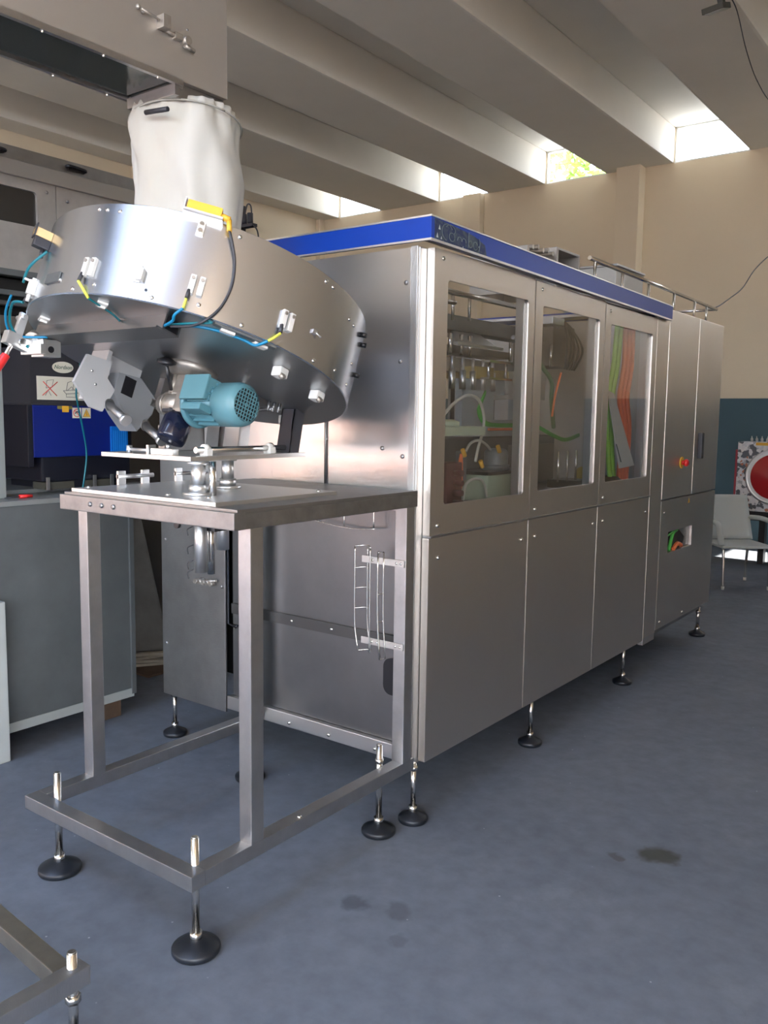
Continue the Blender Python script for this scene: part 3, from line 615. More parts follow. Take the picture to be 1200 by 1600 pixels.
# wire bottle guides fixed to the rear leg
def wire(b, pts, r=.0028): tube(b, pts, r, 6, 3)
wg = thing('wire_guide', 'thin bent wire guide racks clamped to the rear leg of the stand', 'wire rack', (-.1, -.07, .66))
b = B()
for (x, y, xo) in ((-.225, -.10, -.018), (-.19, -.07, -.02), (-.155, -.10, -.0)):
    wire(b, [(x, y, 1.03), (x, y, .95), (x, y, .80), (x - xo * .2, y, .72), (x - xo, y, .645)])
for z in (1.03, .95, .875, .80, .645):
    o = .018 if z < .7 else 0
    wire(b, [(-.225 + o, -.10, z), (-.19 + o, -.07, z + .003), (-.155 + o * .2, -.10, z)], .0022)
obj('wire_basket', b, CHROME, wg)
b = B()
for (x, y) in ((-.122, -.095), (-.105, -.12), (-.098, -.095)):
    wire(b, [(x, y, 1.02), (x, y, .80), (x + .012, y, .635)])
for z in (1.02, .87, .77, .635): wire(b, [(-.122 + (.012 if z < .7 else 0), -.095, z), (-.105 + (.012 if z < .7 else 0), -.12, z), (-.098 + (.012 if z < .7 else 0), -.095, z)], .0022)
obj('wire_basket', b, CHROME, wg)
b = B(); wire(b, [(-.62, -.03, 1.12), (-.45, -.03, 1.092), (-.30, -.03, 1.08), (-.19, -.03, 1.088)])
for x, zb in ((-.45, 1.092), (-.335, 1.082), (-.195, 1.088)): wire(b, [(x, -.03, 1.18), (x, -.03, zb)])
obj('wire_hoop', b, CHROME, wg)
for z in (.685, .985):
    b = B(); bx(b, -.20, -.012, -.092, -.087, z - .012, z + .012, .001); k = obj('bracket', b, STEEL, wg)
    for x in (-.15, -.125, -.045, -.025): q = link(bpy.data.objects.new('bolt', BOLT)); q.parent = k; q.location = (x, -.092, z); q.rotation_euler = RY; q.scale = (.6, .6, .6)

# ================================================================ CAP SORTER DRUM (tilted)
DC = Vector((-.45, -.66, 1.644)); TILT = -math.asin(.349)
dr = thing('sorting_drum', 'large tilted round stainless sorting drum with pale blue motor underneath', 'drum', DC, (TILT, 0, 0), local=True)
R = .508; H = .264
b = B(); seg = 128
prof = [(R - .003, -.004), (R, -.001), (R, H - .002), (R - .002, H), (R - .006, H), (R - .007, H - .01), (R - .007, .0)]
rg = [[b.verts.new((r * math.cos(2 * PI * i / seg), r * math.sin(2 * PI * i / seg), z)) for i in range(seg)] for r, z in prof]
for p, q in zip(rg, rg[1:]):
    for i in range(seg): f = b.faces.new((p[i], p[(i + 1) % seg], q[(i + 1) % seg], q[i])); f.smooth = True
shell = obj('drum_wall', b, DRUM, dr)
md = shell.modifiers.new('e', 'EDGE_SPLIT'); md.split_angle = .5
obj('base_disc', cy(B(), (0, 0, -.004), (0, 0, .004), R - .003, 96), DISC, dr)
obj('inner_cone', lathe(B(), (0, 0, .005), (0, 0, 1), [(.44, 0), (.40, .03), (.1, .12), (.02, .13)], 48), STEEL_DARK, dr)
def on(th, z, r=R): a = math.radians(th); return Vector((r * math.cos(a), r * math.sin(a), z))
def radial(th, z, off=0):
    """matrix with x = outwards, y = tangent, z = up the wall"""
    a = math.radians(th); M = Matrix.Rotation(a, 4, 'Z'); M.translation = on(th, z, R + off); return M
def dbolt(th, z, me=BOLT, sc=.75):
    o = link(bpy.data.objects.new('bolt', me)); o.parent = dr; o.location = on(th, z, R - .001)
    o.rotation_euler = (0, PI / 2, math.radians(th)); o.rotation_mode = 'XYZ'; o.scale = (sc, sc, sc)
for th, z in ((-81.5, .247), (-78, .244), (-73, .24), (-34.9, .243), (-2.7, .244), (1.0, .243), (14.3, .2), (18.9, .199), (.5, .012), (13, .03), (26, .03), (-27.4, .011), (-41.1, .025), (-54.8, .011), (-74.3, .024), (-82.5, .01), (-90, .04), (26, .1)): dbolt(th, z)
for th, z in ((29.2, .21), (33, .19), (34, .09)):
    b = B(); M = radial(th, z); cy(b, M @ Vector((0, 0, 0)), M @ Vector((.018, 0, 0)), .008, 10); obj('black_knob', b, BLACK, dr)
# sensor pairs with plugs and cables
def sensor_pair(th, z):
    for dt in (-1.3, 1.4):
        M = radial(th + dt, z)
        k = obj('sensor', bx(B(), 0, .012, -.0075, .0075, -.026, .026, .002, M), PLW, dr)
    for dt, dz in ((-1.3, .016), (1.4, .016)):
        M = radial(th + dt, z + dz); b = B(); cy(b, M @ Vector((.012, 0, 0)), M @ Vector((.016, 0, 0)), .005, 8); obj('screw', b, CAST, dr)
    M = radial(th - 1.6, z - .03); b = B(); cy(b, M @ Vector((.008, 0, .012)), M @ Vector((.012, 0, -.012)), .0055, 10); obj('plug', b, CABLE, dr)
    return radial(th - 1.6, z - .045) @ Vector((.014, 0, 0))
p1 = sensor_pair(-77.5, .070); p2 = sensor_pair(-43.2, .072); p3 = sensor_pair(-14.0, .074); p4 = sensor_pair(-113, .05)
def cable(pts, m, r=.0032, parent=dr, name='cable'):
    b = B(); tube(b, pts, r, 8, 6); return obj(name, b, m, parent)
YELS = mat('yellow_green_sleeve', (.6, .6, .08), .5)
cable([p1, on(-77, .005, R + .008), on(-76, -.012, R - .01)], YELS, .004, name='cable_sleeve')
cable([on(-76, -.012, R - .01), (.113, -.442, -.012), (.10, -.39, -.010), (.08, -.345, -.012), (.06, -.33, -.02)], TEALC)
cable([p2, on(-45, .0, R + .010)], YELS, .004, name='cable_sleeve')
cable([on(-45, .0, R + .010), on(-47, -.02, R), (.33, -.36, -.03), (.28, -.345, -.035)], AZURE, .004)
cable([p3, on(-17, .012, R + .012), on(-18.5, -.004, R + .006)], YELS, .004, name='cable_sleeve')
cable([on(-18.5, -.004, R + .006), on(-21, -.02, R - .02), (.435, -.20, -.016), (.40, -.25, -.014), (.36, -.30, -.02), (.29, -.34, -.03)], AZURE, .0042)
cable([(.285, -.342, -.03), (.36, -.325, -.022), (.41, -.30, -.012), on(-38, -.008, R - .004)], TEALC, .003)
cable([p4, on(-118, .0, R + .04), on(-124, -.05, R + .03), on(-127, -.09, R - .03), (-.27, -.36, -.06)], TEALC, .0042)
cable([on(-106, .15, R + .004), on(-110, .10, R + .03), on(-114, .06, R + .03)], TEALC, .0042)
cable([on(-114, .01, R + .05), on(-121, -.03, R + .05), on(-126, -.07, R + .02), (-.24, -.36, -.05)], AZURE, .0035)
cable([(-.3, -.34, -.008), (-.2, -.334, -.010), (-.10, -.335, -.014), (-.06, -.34, -.02)], TEALC, .003)
for (x, y, a) in ((.113, -.435, -.5), (-.235, -.39, -.4), (-.307, -.05, .3)):
    M = Matrix.Translation((x, y, -.006)) @ Matrix.Rotation(a, 4, 'Z'); b = B(); bx(b, -.022, .022, -.014, .014, -.004, .002, .001, M); bx(b, -.004, .004, -.01, .01, -.010, -.004, 0, M); obj('cable_clip', b, PLW, dr)
for th in (-30.5, -19): 
    M = radial(th, -.012, -.03); b = B(); bx(b, -.012, .012, -.02, .02, -.005, .004, .001, M); obj('cable_clip', b, PLW, dr)
b = B(); M = radial(-25, -.006, -.02); bx(b, -.01, .01, -.09, .09, -.004, .002, 0, M); obj('dark_strip', b, GREY, dr)
# small handle hook and drilled hole
M = radial(-59.7, .07); b = B(); bx(b, 0, .016, -.009, .009, -.022, .012, .002, M); bx(b, .0, .004, -.02, .0, -.026, -.018, 0, M); bx(b, 0, .006, -.008, -.002, .012, .022, 0, M); obj('latch_hook', b, PLW, dr)
M = radial(-57.1, .028); b = B(); cy(b, M @ Vector((0, 0, 0)), M @ Vector((.0012, 0, 0)), .0045, 10); obj('drilled_hole', b, BLACK, dr)
M = radial(-2.2, .088); b = B(); bx(b, 0, .006, -.012, .006, -.006, .006, .001, M); cy(b, M @ Vector((.004, 0, 0)), M @ Vector((.012, .018, -.008)), .002, 6); obj('small_bracket', b, ALU, dr)
# yellow sensor on bracket at the upper rim with long dark cable
M = radial(-46.5, .268); b = B(); bx(b, -.002, .028, -.052, .052, -.012, -.008, 0, M); bx(b, .024, .028, -.052, .052, -.012, -.002, 0, M); bx(b, -.002, .0, -.052, .052, -.012, .014, 0, M); bx(b, 0, .004, -.01, .01, -.06, -.008, .001, M); bx(b, -.002, .028, -.055, -.051, -.012, .026, 0, M); sb = obj('sensor_bracket', b, ALU, dr)
for z in (-.025, -.045): 
    b = B(); cy(b, M @ Vector((.003, 0, z)), M @ Vector((.009, 0, z)), .006, 10); obj('screw', b, CHROME, sb)
b = B(); bx(b, .003, .024, -.048, .045, -.006, .024, .003, M); cy(b, M @ Vector((.012, .045, .006)), M @ Vector((.012, .068, .002)), .009, 10); cy(b, M @ Vector((.012, .066, .002)), M @ Vector((.014, .075, -.03)), .007, 10); obj('yellow_sensor', b, YEL, dr)
cable([M @ Vector((.014, .075, -.028)), on(-36.0, .20, R + .012), on(-34.3, .16, R + .008), on(-33.5, .10, R + .008), on(-34.8, .037, R + .008), on(-38.1, -.012, R + .004), (.36, -.325, -.03), (.30, -.34, -.035)], CABLE, .0038)
# left yellow sensor
M = radial(-108, .19); b = B(); bx(b, 0, .05, -.014, .014, -.006, .02, .003, M); obj('cream_sensor', b, mat('cream_yellow', (.6, .42, .2), .5), dr)
b = B(); bx(b, 0, .045, -.013, .013, -.035, -.006, .004, M); bx(b, .046, .050, -.016, .016, -.01, .03, 0, M); cy(b, M @ Vector((.015, 0, -.035)), M @ Vector((.012, 0, -.06)), .006, 10); obj('sensor_bracket', b, CHAR, dr)
M = radial(-108, .040); b = B(); bx(b, .0, .022, -.008, .008, -.024, .018, .002, M); bx(b, .012, .036, -.004, .004, .012, .017, 0, M); cy(b, M @ Vector((.012, 0, -.024)), M @ Vector((.012, 0, -.045)), .005, 10); obj('terminal_block', b, PLW, dr)
M = radial(-94, .045); b = B(); bx(b, 0, .005, -.035, .035, -.012, .018, .001, M); obj('tag_plate', b, GREY, dr)
# channel under the disc
b = B(); L0, L1 = -.33, .285
CHAN = mat('channel_steel', (.26, .26, .26), .4, 1)
bx(b, L0, L1, -.352, -.347, -.044, -.004); bx(b, L0, L1, -.352, -.30, -.046, -.042); bx(b, L0, L1, -.30, -.295, -.046, -.004); bx(b, L0, L1, -.372, -.350, -.050, -.045, .0)
obj('channel', b, CHAN, dr)
obj('channel_end', bx(B(), L1 - .03, L1 - .004, -.346, -.302, -.041, -.006), BLACK, dr)
# sockets under the disc, right
for (x, y) in ((.381, .011), (.375, .193)):
    b = B(); bx(b, x - .018, x + .018, y - .018, y + .018, -.034, -.004, .006); k = obj('roller_socket', b, PLW, dr)
    b = B(); cy(b, (x + .012, y - .004, -.036), (x + .022, y - .004, -.028), .010, 12); obj('bore', b, CAST, k)
# hinge block near the blades
b = B(); bx(b, .03, .11, .40, .44, -.040, -.004, .006)
for k in (0, 1): cy(b, (.05 + .035 * k, .395, -.035), (.05 + .035 * k, .39, -.012), .012, 12)
obj('hinge_block', b, PLW, dr)
b = B(); bx(b, -.10, .09, .20, .28, -.022, -.004, .003); cy(b, (.05, .24, -.05), (.16, .24, -.045), .006, 8)
for k in range(3): cy(b, (.14 + .014 * k, .23 + .01 * k, -.022), (.14 + .014 * k, .23 + .01 * k, -.055), .006, 8)
obj('outlet_latch', b, STEEL_DARK, dr)
b = B(); cy(b, (.12, .12, -.004), (.12, .12, -.05), .005, 8); obj('stop_pin', b, PLW, dr)
# rubber hand knob left of flange
b = B(); lathe(b, (-.004, -.095, -.03), (.3, -.4, 1), [(.02, 0), (.03, .006), (.03, .014), (.012, .022)], 9); cy(b, (-.004, -.095, -.03), (-.03, -.03, -.09), .006, 8); obj('hand_knob', b, BLACK, dr)
# gearbox, flange, motor (axis along +x of the drum)
b = B(); lathe(b, (0, 0, -.034), (0, 0, 1), [(.05, 0), (.075, .012), (.085, .03)], 32); obj('flange', b, CAST, dr)
b = B()
for k in range(4):
    a = PI / 4 + k * PI / 2; cy(b, (.042 * math.cos(a), .042 * math.sin(a), -.034), (.042 * math.cos(a), .042 * math.sin(a), -.095), .007, 10)
bx(b, -.03, .03, -.03, .03, -.10, -.034, .005); obj('gearbox_neck', b, CAST, dr)
gx = B(); bx(gx, -.05, .035, -.045, .045, -.165, -.09, .012); cy(gx, (-.165, 0, -.125), (-.05, 0, -.125), .034, 24, .040); cy(gx, (-.135, 0, -.125), (-.128, 0, -.125), .042, 24); lathe(gx, (.035, 0, -.125), (1, 0, 0), [(.05, 0), (.045, .01)], 20)
bx(gx, -.13, -.05, -.022, .022, -.095, -.083, .003); obj('gearbox', gx, CAST, dr)
mz = -.124
b = B(); lathe(b, (.018, 0, mz), (1, 0, 0), [(.066, 0), (.074, .004), (.074, .014), (.066, .018)], 36); cy(b, (.03, 0, mz), (.16, 0, mz), .058, 36)
for k in range(18):
    a = 2 * PI * k / 18; M = Matrix.Translation((0, 0, mz)) @ Matrix.Rotation(a, 4, 'X'); bx(b, .05, .155, -.0015, .0015, .055, .066, 0, M)
mo = obj('motor_body', b, MOTORD, dr, 'blue-green motor body with flange')
b = B(); bx(b, .03, .145, -.075, -.02, mz - .008, mz + .062, .005); bx(b, .026, .149, -.082, -.072, mz - .012, mz + .066, .003); obj('terminal_box', b, MOTOR, mo)
b = B(); bx(b, .075, .17, -.10, -.05, mz - .052, mz - .03, .006); cy(b, (.145, -.05, mz + .02), (.16, -.05, mz + .02), .009, 12); cy(b, (.145, -.055, mz - .0), (.152, -.055, mz - .0), .009, 12); obj('cable_gland', b, MOTORD, mo)
b = B()
pf_ = [(.060, 0), (.0665, .006), (.0665, .075), (.062, .094), (.050, .104)]
rg = [[b.verts.new((.16 + z, r * math.cos(2 * PI * i / 40), mz + r * math.sin(2 * PI * i / 40))) for i in range(40)] for r, z in pf_]
for p, q in zip(rg, rg[1:]):
    for i in range(40): f = b.faces.new((p[i], p[(i + 1) % 40], q[(i + 1) % 40], q[i])); f.smooth = True
fc = obj('fan_cover', b, MOTOR, dr, 'pale blue fan cover')
obj('grille_back', cy(B(), (.245, 0, mz), (.250, 0, mz), .052, 32), DARK, fc)
b = B(); gxx = .264; rr_ = .0505
for k in range(-4, 5):
    o = k * .0115; h = math.sqrt(max(rr_ ** 2 - o * o, 0))
    bx(b, gxx - .003, gxx, o - .0013, o + .0013, mz - h, mz + h); bx(b, gxx - .003, gxx, -h, h, mz + o - .0013, mz + o + .0013)
cy(b, (gxx - .003, 0, mz), (gxx + .001, 0, mz), .006, 12)
obj('grille', b, MOTOR, fc)
obj('badge_strip', bx(B(), .10, .16, -.064, -.060, mz - .04, mz - .032, .001), CAST, mo)
# glossy dark cup under the gearbox
b = B(); ax = Vector((.0, -.15, -1)).normalized(); p0 = Vector((-.015, -.01, -.155))
lathe(b, p0, ax, [(.032, 0), (.034, .012), (.040, .014), (.048, .03), (.048, .09), (.044, .1), (.03, .103)], 32); obj('filter_cup', b, NAVY, dr)
b = B(); bx(b, -.085, .02, -.04, .03, -.162, -.152, .003); cy(b, (-.04, -.035, -.165), (-.04, -.035, -.150), .008, 8); obj('cup_bracket', b, CHAR, dr)
for o_ in [o for o in dr.children_recursive if o.name.split('.')[0] in ('gearbox', 'motor_body', 'terminal_box', 'cable_gland', 'fan_cover', 'grille_back', 'grille', 'badge_strip', 'filter_cup', 'cup_bracket')]:
    for v in o_.data.vertices: v.co.x = v.co.x * .88 + (.036 if 'cup' in o_.name else .058)
# left bracket blocks + rollers
b = B()
prism(b, [(-.2, -.240, -.052), (-.2, -.15, -.040), (-.2, -.15, -.095), (-.2, -.112, -.12), (-.2, -.134, -.201), (-.2, -.18, -.203), (-.2, -.258, -.150)], (-.012, 0, 0)); bx(b, -.30, -.212, -.165, -.15, -.17, -.004, .001); bx(b, -.29, -.25, -.15, .0, -.07, -.004, .001); br = obj('support_bracket', b, mat('bracket_steel', (.58, .58, .58), .4, .5, .2, 50), dr)
for (y, z) in ((-.21, -.095), (-.185, -.13)): q = link(bpy.data.objects.new('bolt', BOLT)); q.parent = br; q.location = (-.2, y, z); q.rotation_euler = RX; q.scale = (.6, .6, .6)
b = B(); prism(b, [(-.2, -.115, -.06), (-.2, -.03, -.045), (-.2, .05, -.09), (-.2, .05, -.14), (-.2, .01, -.215), (-.2, -.05, -.18), (-.2, -.115, -.13)], (-.09, 0, 0)); b2 = obj('support_bracket', b, mat('bracket_grey', (.3, .31, .32), .42, .5), dr)
obj('bracket_slot', bx(B(), -.2, -.1985, -.09, -.045, -.12, -.06), BLACK, b2)
b = B(); bx(b, -.23, -.20, .06, .12, -.10, -.004, .003); bx(b, -.215, -.197, .03, .12, -.115, -.09, .002); obj('side_plate', b, STEEL_DARK, dr)
for (y, z) in ((-.118, -.172), (.035, -.185)):
    b = B(); cy(b, (-.2, y, z), (-.11, y + .008, z - .045), .0135, 18); cy(b, (-.2, y, z), (-.196, y, z), .019, 18); k = obj('roller_shaft', b, STEEL_DARK, dr)
    b = B(); cy(b, (-.112, y + .008, z - .044), (-.10, y + .009, z - .05), .0185, 20); obj('shaft_cap', b, ALU, k)
# small drilled bracket and toggle clamp with red grip at the left rim
b = B(); M = Matrix.Translation((-.27, -.335, -.075)) @ Matrix.Rotation(.35, 4, 'X'); bx(b, -.035, .03, -.03, .03, -.026, .026, .002, M); bx(b, -.06, .05, -.05, -.03, -.02, .01, .002, M); kb = obj('drilled_bracket', b, ALU, dr)
b = B(); cy(b, M @ Vector((.03, -.004, -.004)), M @ Vector((.0315, -.004, -.004)), .010, 14); obj('hole', b, BLACK, kb)
b = B(); cy(b, (-.30, -.40, -.05), (-.36, -.36, -.02), .022, 16); obj('pivot_tube', b, CAST, dr)
b = B(); bx(b, -.32, -.29, -.48, -.40, -.095, -.055, .004); bx(b, -.315, -.30, -.455, -.43, -.06, .015, .003); cy(b, (-.33, -.445, .0), (-.28, -.45, .0), .008, 10); tc_ = obj('toggle_clamp', b, ALU, dr)
b = B(); tube(b, [(-.305, -.44, -.06), (-.303, -.455, -.10), (-.303, -.462, -.135)], .007, 8); cy(b, (-.305, -.43, -.075), (-.285, -.43, -.075), .012, 12); obj('clamp_lever', b, CHROME, tc_)
b = B(); tube(b, [(-.303, -.460, -.128), (-.303, -.468, -.16), (-.303, -.478, -.19)], .0125, 12); obj('red_grip', b, RED, tc_)
obj('clamp_block', bx(B(), -.305, -.27, -.40, -.35, -.075, -.04, .004), PLW, dr)
for o_ in [o for o in dr.children_recursive if o.name.split('.')[0] in ('toggle_clamp', 'clamp_lever', 'red_grip', 'clamp_block', 'pivot_tube')]:
    for v in o_.data.vertices: v.co.y += .028; v.co.z -= .010
# blades (tilted channels) between raised plate and drum, built in world space under the drum
dinv = Matrix.Translation(DC) @ Matrix.Rotation(TILT, 4, 'X')
def wpart(name, bm, m, parent):
    inv = dinv.inverted()
    for v in bm.verts: v.co = inv @ v.co
    return obj(name, bm, m, parent)
def blade(x0, x1, y, zt, lean):
    b = B(); prism(b, [(x0, y, 1.37), (x1, y, 1.37), (x1 + lean, y, zt), (x0 + lean, y, zt)], (0, .006, 0))
    prism(b, [(x1, y, 1.37), (x1, y + .05, 1.37), (x1 + lean, y + .05, zt + .0), (x1 + lean, y, zt)], (-.005, 0, 0))
    prism(b, [(x0, y, 1.37), (x0, y + .05, 1.37), (x0 + lean, y + .05, zt + .0), (x0 + lean, y, zt)], (.005, 0, 0)); return b
wpart('support_leg', blade(-.665, -.60, -.42, 1.542, .03), STEEL_DARK, dr)
wpart('support_leg', blade(-.575, -.50, -.42, 1.542, .03), STEEL, dr)
wpart('support_leg', blade(-.385, -.325, -.345, 1.52, .03), CHAR, dr)
wpart('support_leg', bx(B(), -.70, -.665, -.60, -.42, 1.37, 1.46, .003), STEEL_DARK, dr)

# ================================================================ FABRIC CHUTE
b = B(); seg = 72; rows = 40; ring = []
for j in range(rows + 1):
    t = j / rows; z = 1.93 + t * .60
    cx_ = -.70 - .06 * t; cyy = -.44 + .03 * t
    r = .155 + .035 * min(1, t * 1.6); 
    if t > .93: r *= 1 - .04 * (t - .93) / .07
    row = []
    for i in range(seg):
        a = 2 * PI * i / seg
        d = noise.noise(Vector((math.cos(a) * 1.6, math.sin(a) * 1.6, z * 4.0))) * .040 + abs(noise.noise(Vector((math.cos(a) * 3 + 5, math.sin(a) * 3, z * 7)))) * -.020
        ple = .006 * math.sin(a * 26) * max(0, (t - .86) / .14) + .003 * math.sin(a * 9 + z * 12)
        rr = r + d * (1 - .6 * max(0, (t - .9) / .1)) + ple
        row.append(b.verts.new((cx_ + rr * math.cos(a), cyy + rr * math.sin(a) * .95, z + (.012 * math.sin(a * 2 + .5) - .03 * math.sin(a - .7) if t > .8 else 0) * (t - .8) * 5)))
    ring.append(row)
for p, q in zip(ring, ring[1:]):
    for i in range(seg): f = b.faces.new((p[i], p[(i + 1) % seg], q[(i + 1) % seg], q[i])); f.smooth = True
ch = thing('fabric_chute', 'creased white fabric sleeve hanging from the hoist box into the drum', 'fabric sleeve', (-.70, -.44, 1.93))
c = obj('sleeve', b, CLOTH, ch); sm = c.modifiers.new('s', 'SOLIDIFY'); sm.thickness = .003
b = B(); cy(b, (-.60, -.62, 2.475), (-.70, -.63, 2.48), .008, 10); obj('strap_clip', b, CHAR, ch)
b = B(); row = [(-.76 + .200 * math.cos(2 * PI * i / 24), -.41 + .19 * math.sin(2 * PI * i / 24), 2.50 - .03 * math.sin(2 * PI * i / 24 - .7)) for i in range(25)]; tube(b, row, .0035, 6, 2); obj('drawstring', b, mat('cord_grey', (.35, .34, .3), .8), ch)

# ================================================================ HOIST BOX (top left)
hb = thing('hoist_box', 'large flat stainless hopper housing overhead at top left with small latch', 'hopper', (-.73, -1.9, 0))
b = B(); bx(b, -.86, -.60, -2.6, -.36, 2.578, 3.75, .004); obj('housing', b, mat('hoist_steel', (.55, .52, .48), .45, .85, .2, 30, var=.08, vscale=3), hb)
b = B(); bx(b, -.84, -.62, -2.5, -.57, 2.570, 2.578); ub = obj('underside_pane', b, mat('tinted_pane', (.06, .07, .065), .15, .2), hb)
b = B(); bx(b, -.868, -.852, -2.6, -.56, 2.562, 2.582); bx(b, -.608, -.592, -2.6, -.56, 2.562, 2.582); bx(b, -.86, -.60, -.58, -.555, 2.555, 2.578, .002); obj('edge_trim', b, TUBE, hb)
for y in (-.66, -.86, -1.06):
    for x in (-.862, -.598): minst('bolt', BOLT, hb, (x, y, 2.562), (PI, 0, 0)).scale = (.5, .5, 1.2)
b = B(); bx(b, -.82, -.62, -.57, -.36, 2.53, 2.578, .003); bx(b, -.85, -.60, -.59, -.57, 2.53, 2.565, .002); cy(b, (-.745, -.42, 2.53), (-.745, -.42, 2.56), .12, 24); obj('spout', b, STEEL_DARK, hb)
b = B(); cy(b, (-.6, -.715, 2.735), (-.585, -.715, 2.735), .006, 10); cy(b, (-.585, -.73, 2.737), (-.585, -.655, 2.728), .004, 8); lathe(b, (-.585, -.735, 2.738), (0, -1, 0), [(.004, 0), (.008, .004), (.008, .01), (.003, .014)], 12)
bx(b, -.6, -.565, -.66, -.63, 2.705, 2.745, .003); bx(b, -.6, -.58, -.60, -.57, 2.695, 2.715, .003); cy(b, (-.59, -.63, 2.71), (-.59, -.57, 2.70), .006, 8)
cy(b, (-.6, -.555, 2.70), (-.57, -.555, 2.70), .014, 12); cy(b, (-.585, -.56, 2.685), (-.585, -.52, 2.68), .007, 10); obj('latch', b, CAST, hb)
minst('bolt', BOLTD, hb, (-.6, -.535, 2.745), RX).scale = (.5, .5, .5)
b = B(); bx(b, -.84, -.62, -2.6, -2.2, .02, 2.58, .004); bx(b, -.95, -.5, -2.7, -2.1, 0, .02, .002); obj('column', b, OLD, hb)

# ================================================================ OLD MACHINE BACKGROUND (left)
om = thing('old_packing_machine', 'older dull stainless packing machine with rounded dark window at the upper left', 'machine', (-2.2, 0, 0))
XF = -2.2
b = B(); frame_yz(b, XF - .03, XF, (-1.6, -.004, 2.165, 2.60), (-.8, -.104, 2.382, 2.545), .02); obj('upper_panel', b, OLD, om)
obj('window_pane', bx(B(), XF - .02, XF - .015, -.82, -.09, 2.37, 2.56), mat('dark_pane', (.03, .028, .025), .15), om)
obj('upper_panel', bx(B(), XF - .03, XF, .0, 1.25, 2.165, 2.60, .002), OLD, om)
b = B(); bx(b, XF - .7, XF + .02, -1.6, 1.25, 2.595, 2.665, .003); obj('hood_ledge', b, mat('ledge_steel', (.36, .34, .31), .5, .7), om)
b = B(); bx(b, XF - .6, XF - .01, -1.6, 1.25, 2.668, 2.735, .003); obj('hood_cover', b, STEEL_DARK, om)
for y in (.115, -.31):
    b = B(); tube(b, [(XF - .01, y - .05, 2.705), (XF + .012, y - .045, 2.705), (XF + .014, y, 2.703), (XF + .012, y + .045, 2.700), (XF - .01, y + .05, 2.70)], .008, 8); bx(b, XF - .01, XF + .003, y - .045, y + .045, 2.688, 2.712); obj('handle', b, BLACK, om)
minst('bolt', BOLTD, om, (XF, -.051, 2.555), RX); minst('bolt', BOLTD, om, (XF, .06, 2.535), RX)
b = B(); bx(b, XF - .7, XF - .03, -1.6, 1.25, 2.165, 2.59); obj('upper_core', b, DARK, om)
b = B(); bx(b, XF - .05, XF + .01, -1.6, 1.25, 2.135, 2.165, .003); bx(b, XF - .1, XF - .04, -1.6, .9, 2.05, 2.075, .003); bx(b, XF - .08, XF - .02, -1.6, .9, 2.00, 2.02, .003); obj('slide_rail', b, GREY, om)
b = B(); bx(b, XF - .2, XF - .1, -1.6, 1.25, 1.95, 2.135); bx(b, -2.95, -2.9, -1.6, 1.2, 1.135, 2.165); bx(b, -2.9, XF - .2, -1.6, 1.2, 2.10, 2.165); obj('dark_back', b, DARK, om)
b = B(); bx(b, XF - .1, XF - .02, -1.6, 1.0, 1.87, 1.95, .003); obj('cross_beam', b, mat('beam_brown', (.22, .2, .17), .5, .5), om)
b = B(); bx(b, -2.70, -2.66, .50, 2.0, 0, 2.09, .003); obj('steel_cover', b, mat('brown_steel', (.2, .18, .155), .45, .8, wave=.003), None, 'tall brown-grey steel cover standing upright behind the blue glue unit', 'cover')
# lower cabinet + worktop
lcb = thing('grey_cabinet', 'plain grey floor cabinet with a worktop carrying the blue glue unit', 'cabinet', (-2.25, -.7, 0))
b = B(); bx(b, -2.75, -1.8, -1.6, .085, .125, 1.09, .004); lc = obj('cabinet_body', b, GREY, lcb)
b = B(); bx(b, -2.75, -1.795, -1.6, .10, .085, .128, .003); obj('base_rail', b, mat('rail_pale', (.36, .38, .36), .5, .2), lcb)
b = B(); bx(b, -1.84, -1.79, .085, .11, .10, 1.09, .002); bx(b, -2.3, -1.81, .09, .105, .12, 1.08); obj('corner_strip', b, GREY, lcb)
b = B(); bx(b, -2.78, -1.795, -1.62, .10, 1.09, 1.112, .003); bx(b, -2.78, -2.10, -1.62, .45, 1.112, 1.13, .002); obj('worktop', b, mat('worktop', (.27, .28, .27), .45, .4, var=.15), lcb)
b = B(); bx(b, -2.02, -1.92, -1.2, -.468, 1.113, 2.05, .004); obj('side_column', b, mat('column_grey', (.25, .27, .26), .5, .2), om)
for (x, y) in ((-1.86, -.02), (-1.86, -1.4), (-2.6, 0), (-2.6, -1.4)):
    b = B(); bx(b, x - .04, x + .05, y - .05, y + .05, 0, .085, .004); obj('wooden_block', b, WOOD, lcb, 'weathered wooden support block')
b = B()
for y in (-.22, .0): bx(b, -2.12, -2.02, y, y + .16, 1.13, 1.165, .003)
obj('guide_block', b, mat('olive_block', (.06, .058, .045), .6), lcb)
for y in (-.225, .03, .13, .19):
    b = B(); bx(b, -2.0, -1.99, y, y + .015, 1.13, 1.19, .001); obj('pin_plate', b, ALU, lcb)
# pallet of green-grey boxes in the shadows
for k in range(3):
    lab = ['lowest', 'middle', 'topmost'][k] + ' of three flat olive-grey storage boxes stacked in the shadow at the left edge'
    obj('storage_box', bx(B(), -2.75, -2.4, -.50, -.115, 1.54 + .072 * k, 1.609 + .072 * k, .006), mat('olive_grey', (.28, .29, .19), .7, var=.15), None, lab, 'box', 'olive-grey boxes stacked on the shelf')
b = B(); bx(b, -2.78, -2.38, -.55, -.10, 1.524, 1.54); bx(b, -2.78, -2.74, -.55, -.5, 1.13, 1.53); bx(b, -2.42, -2.38, -.55, -.5, 1.13, 1.53); bx(b, -2.78, -2.74, -.14, -.1, 1.13, 1.53)
obj('box_shelf', b, GREY, om)

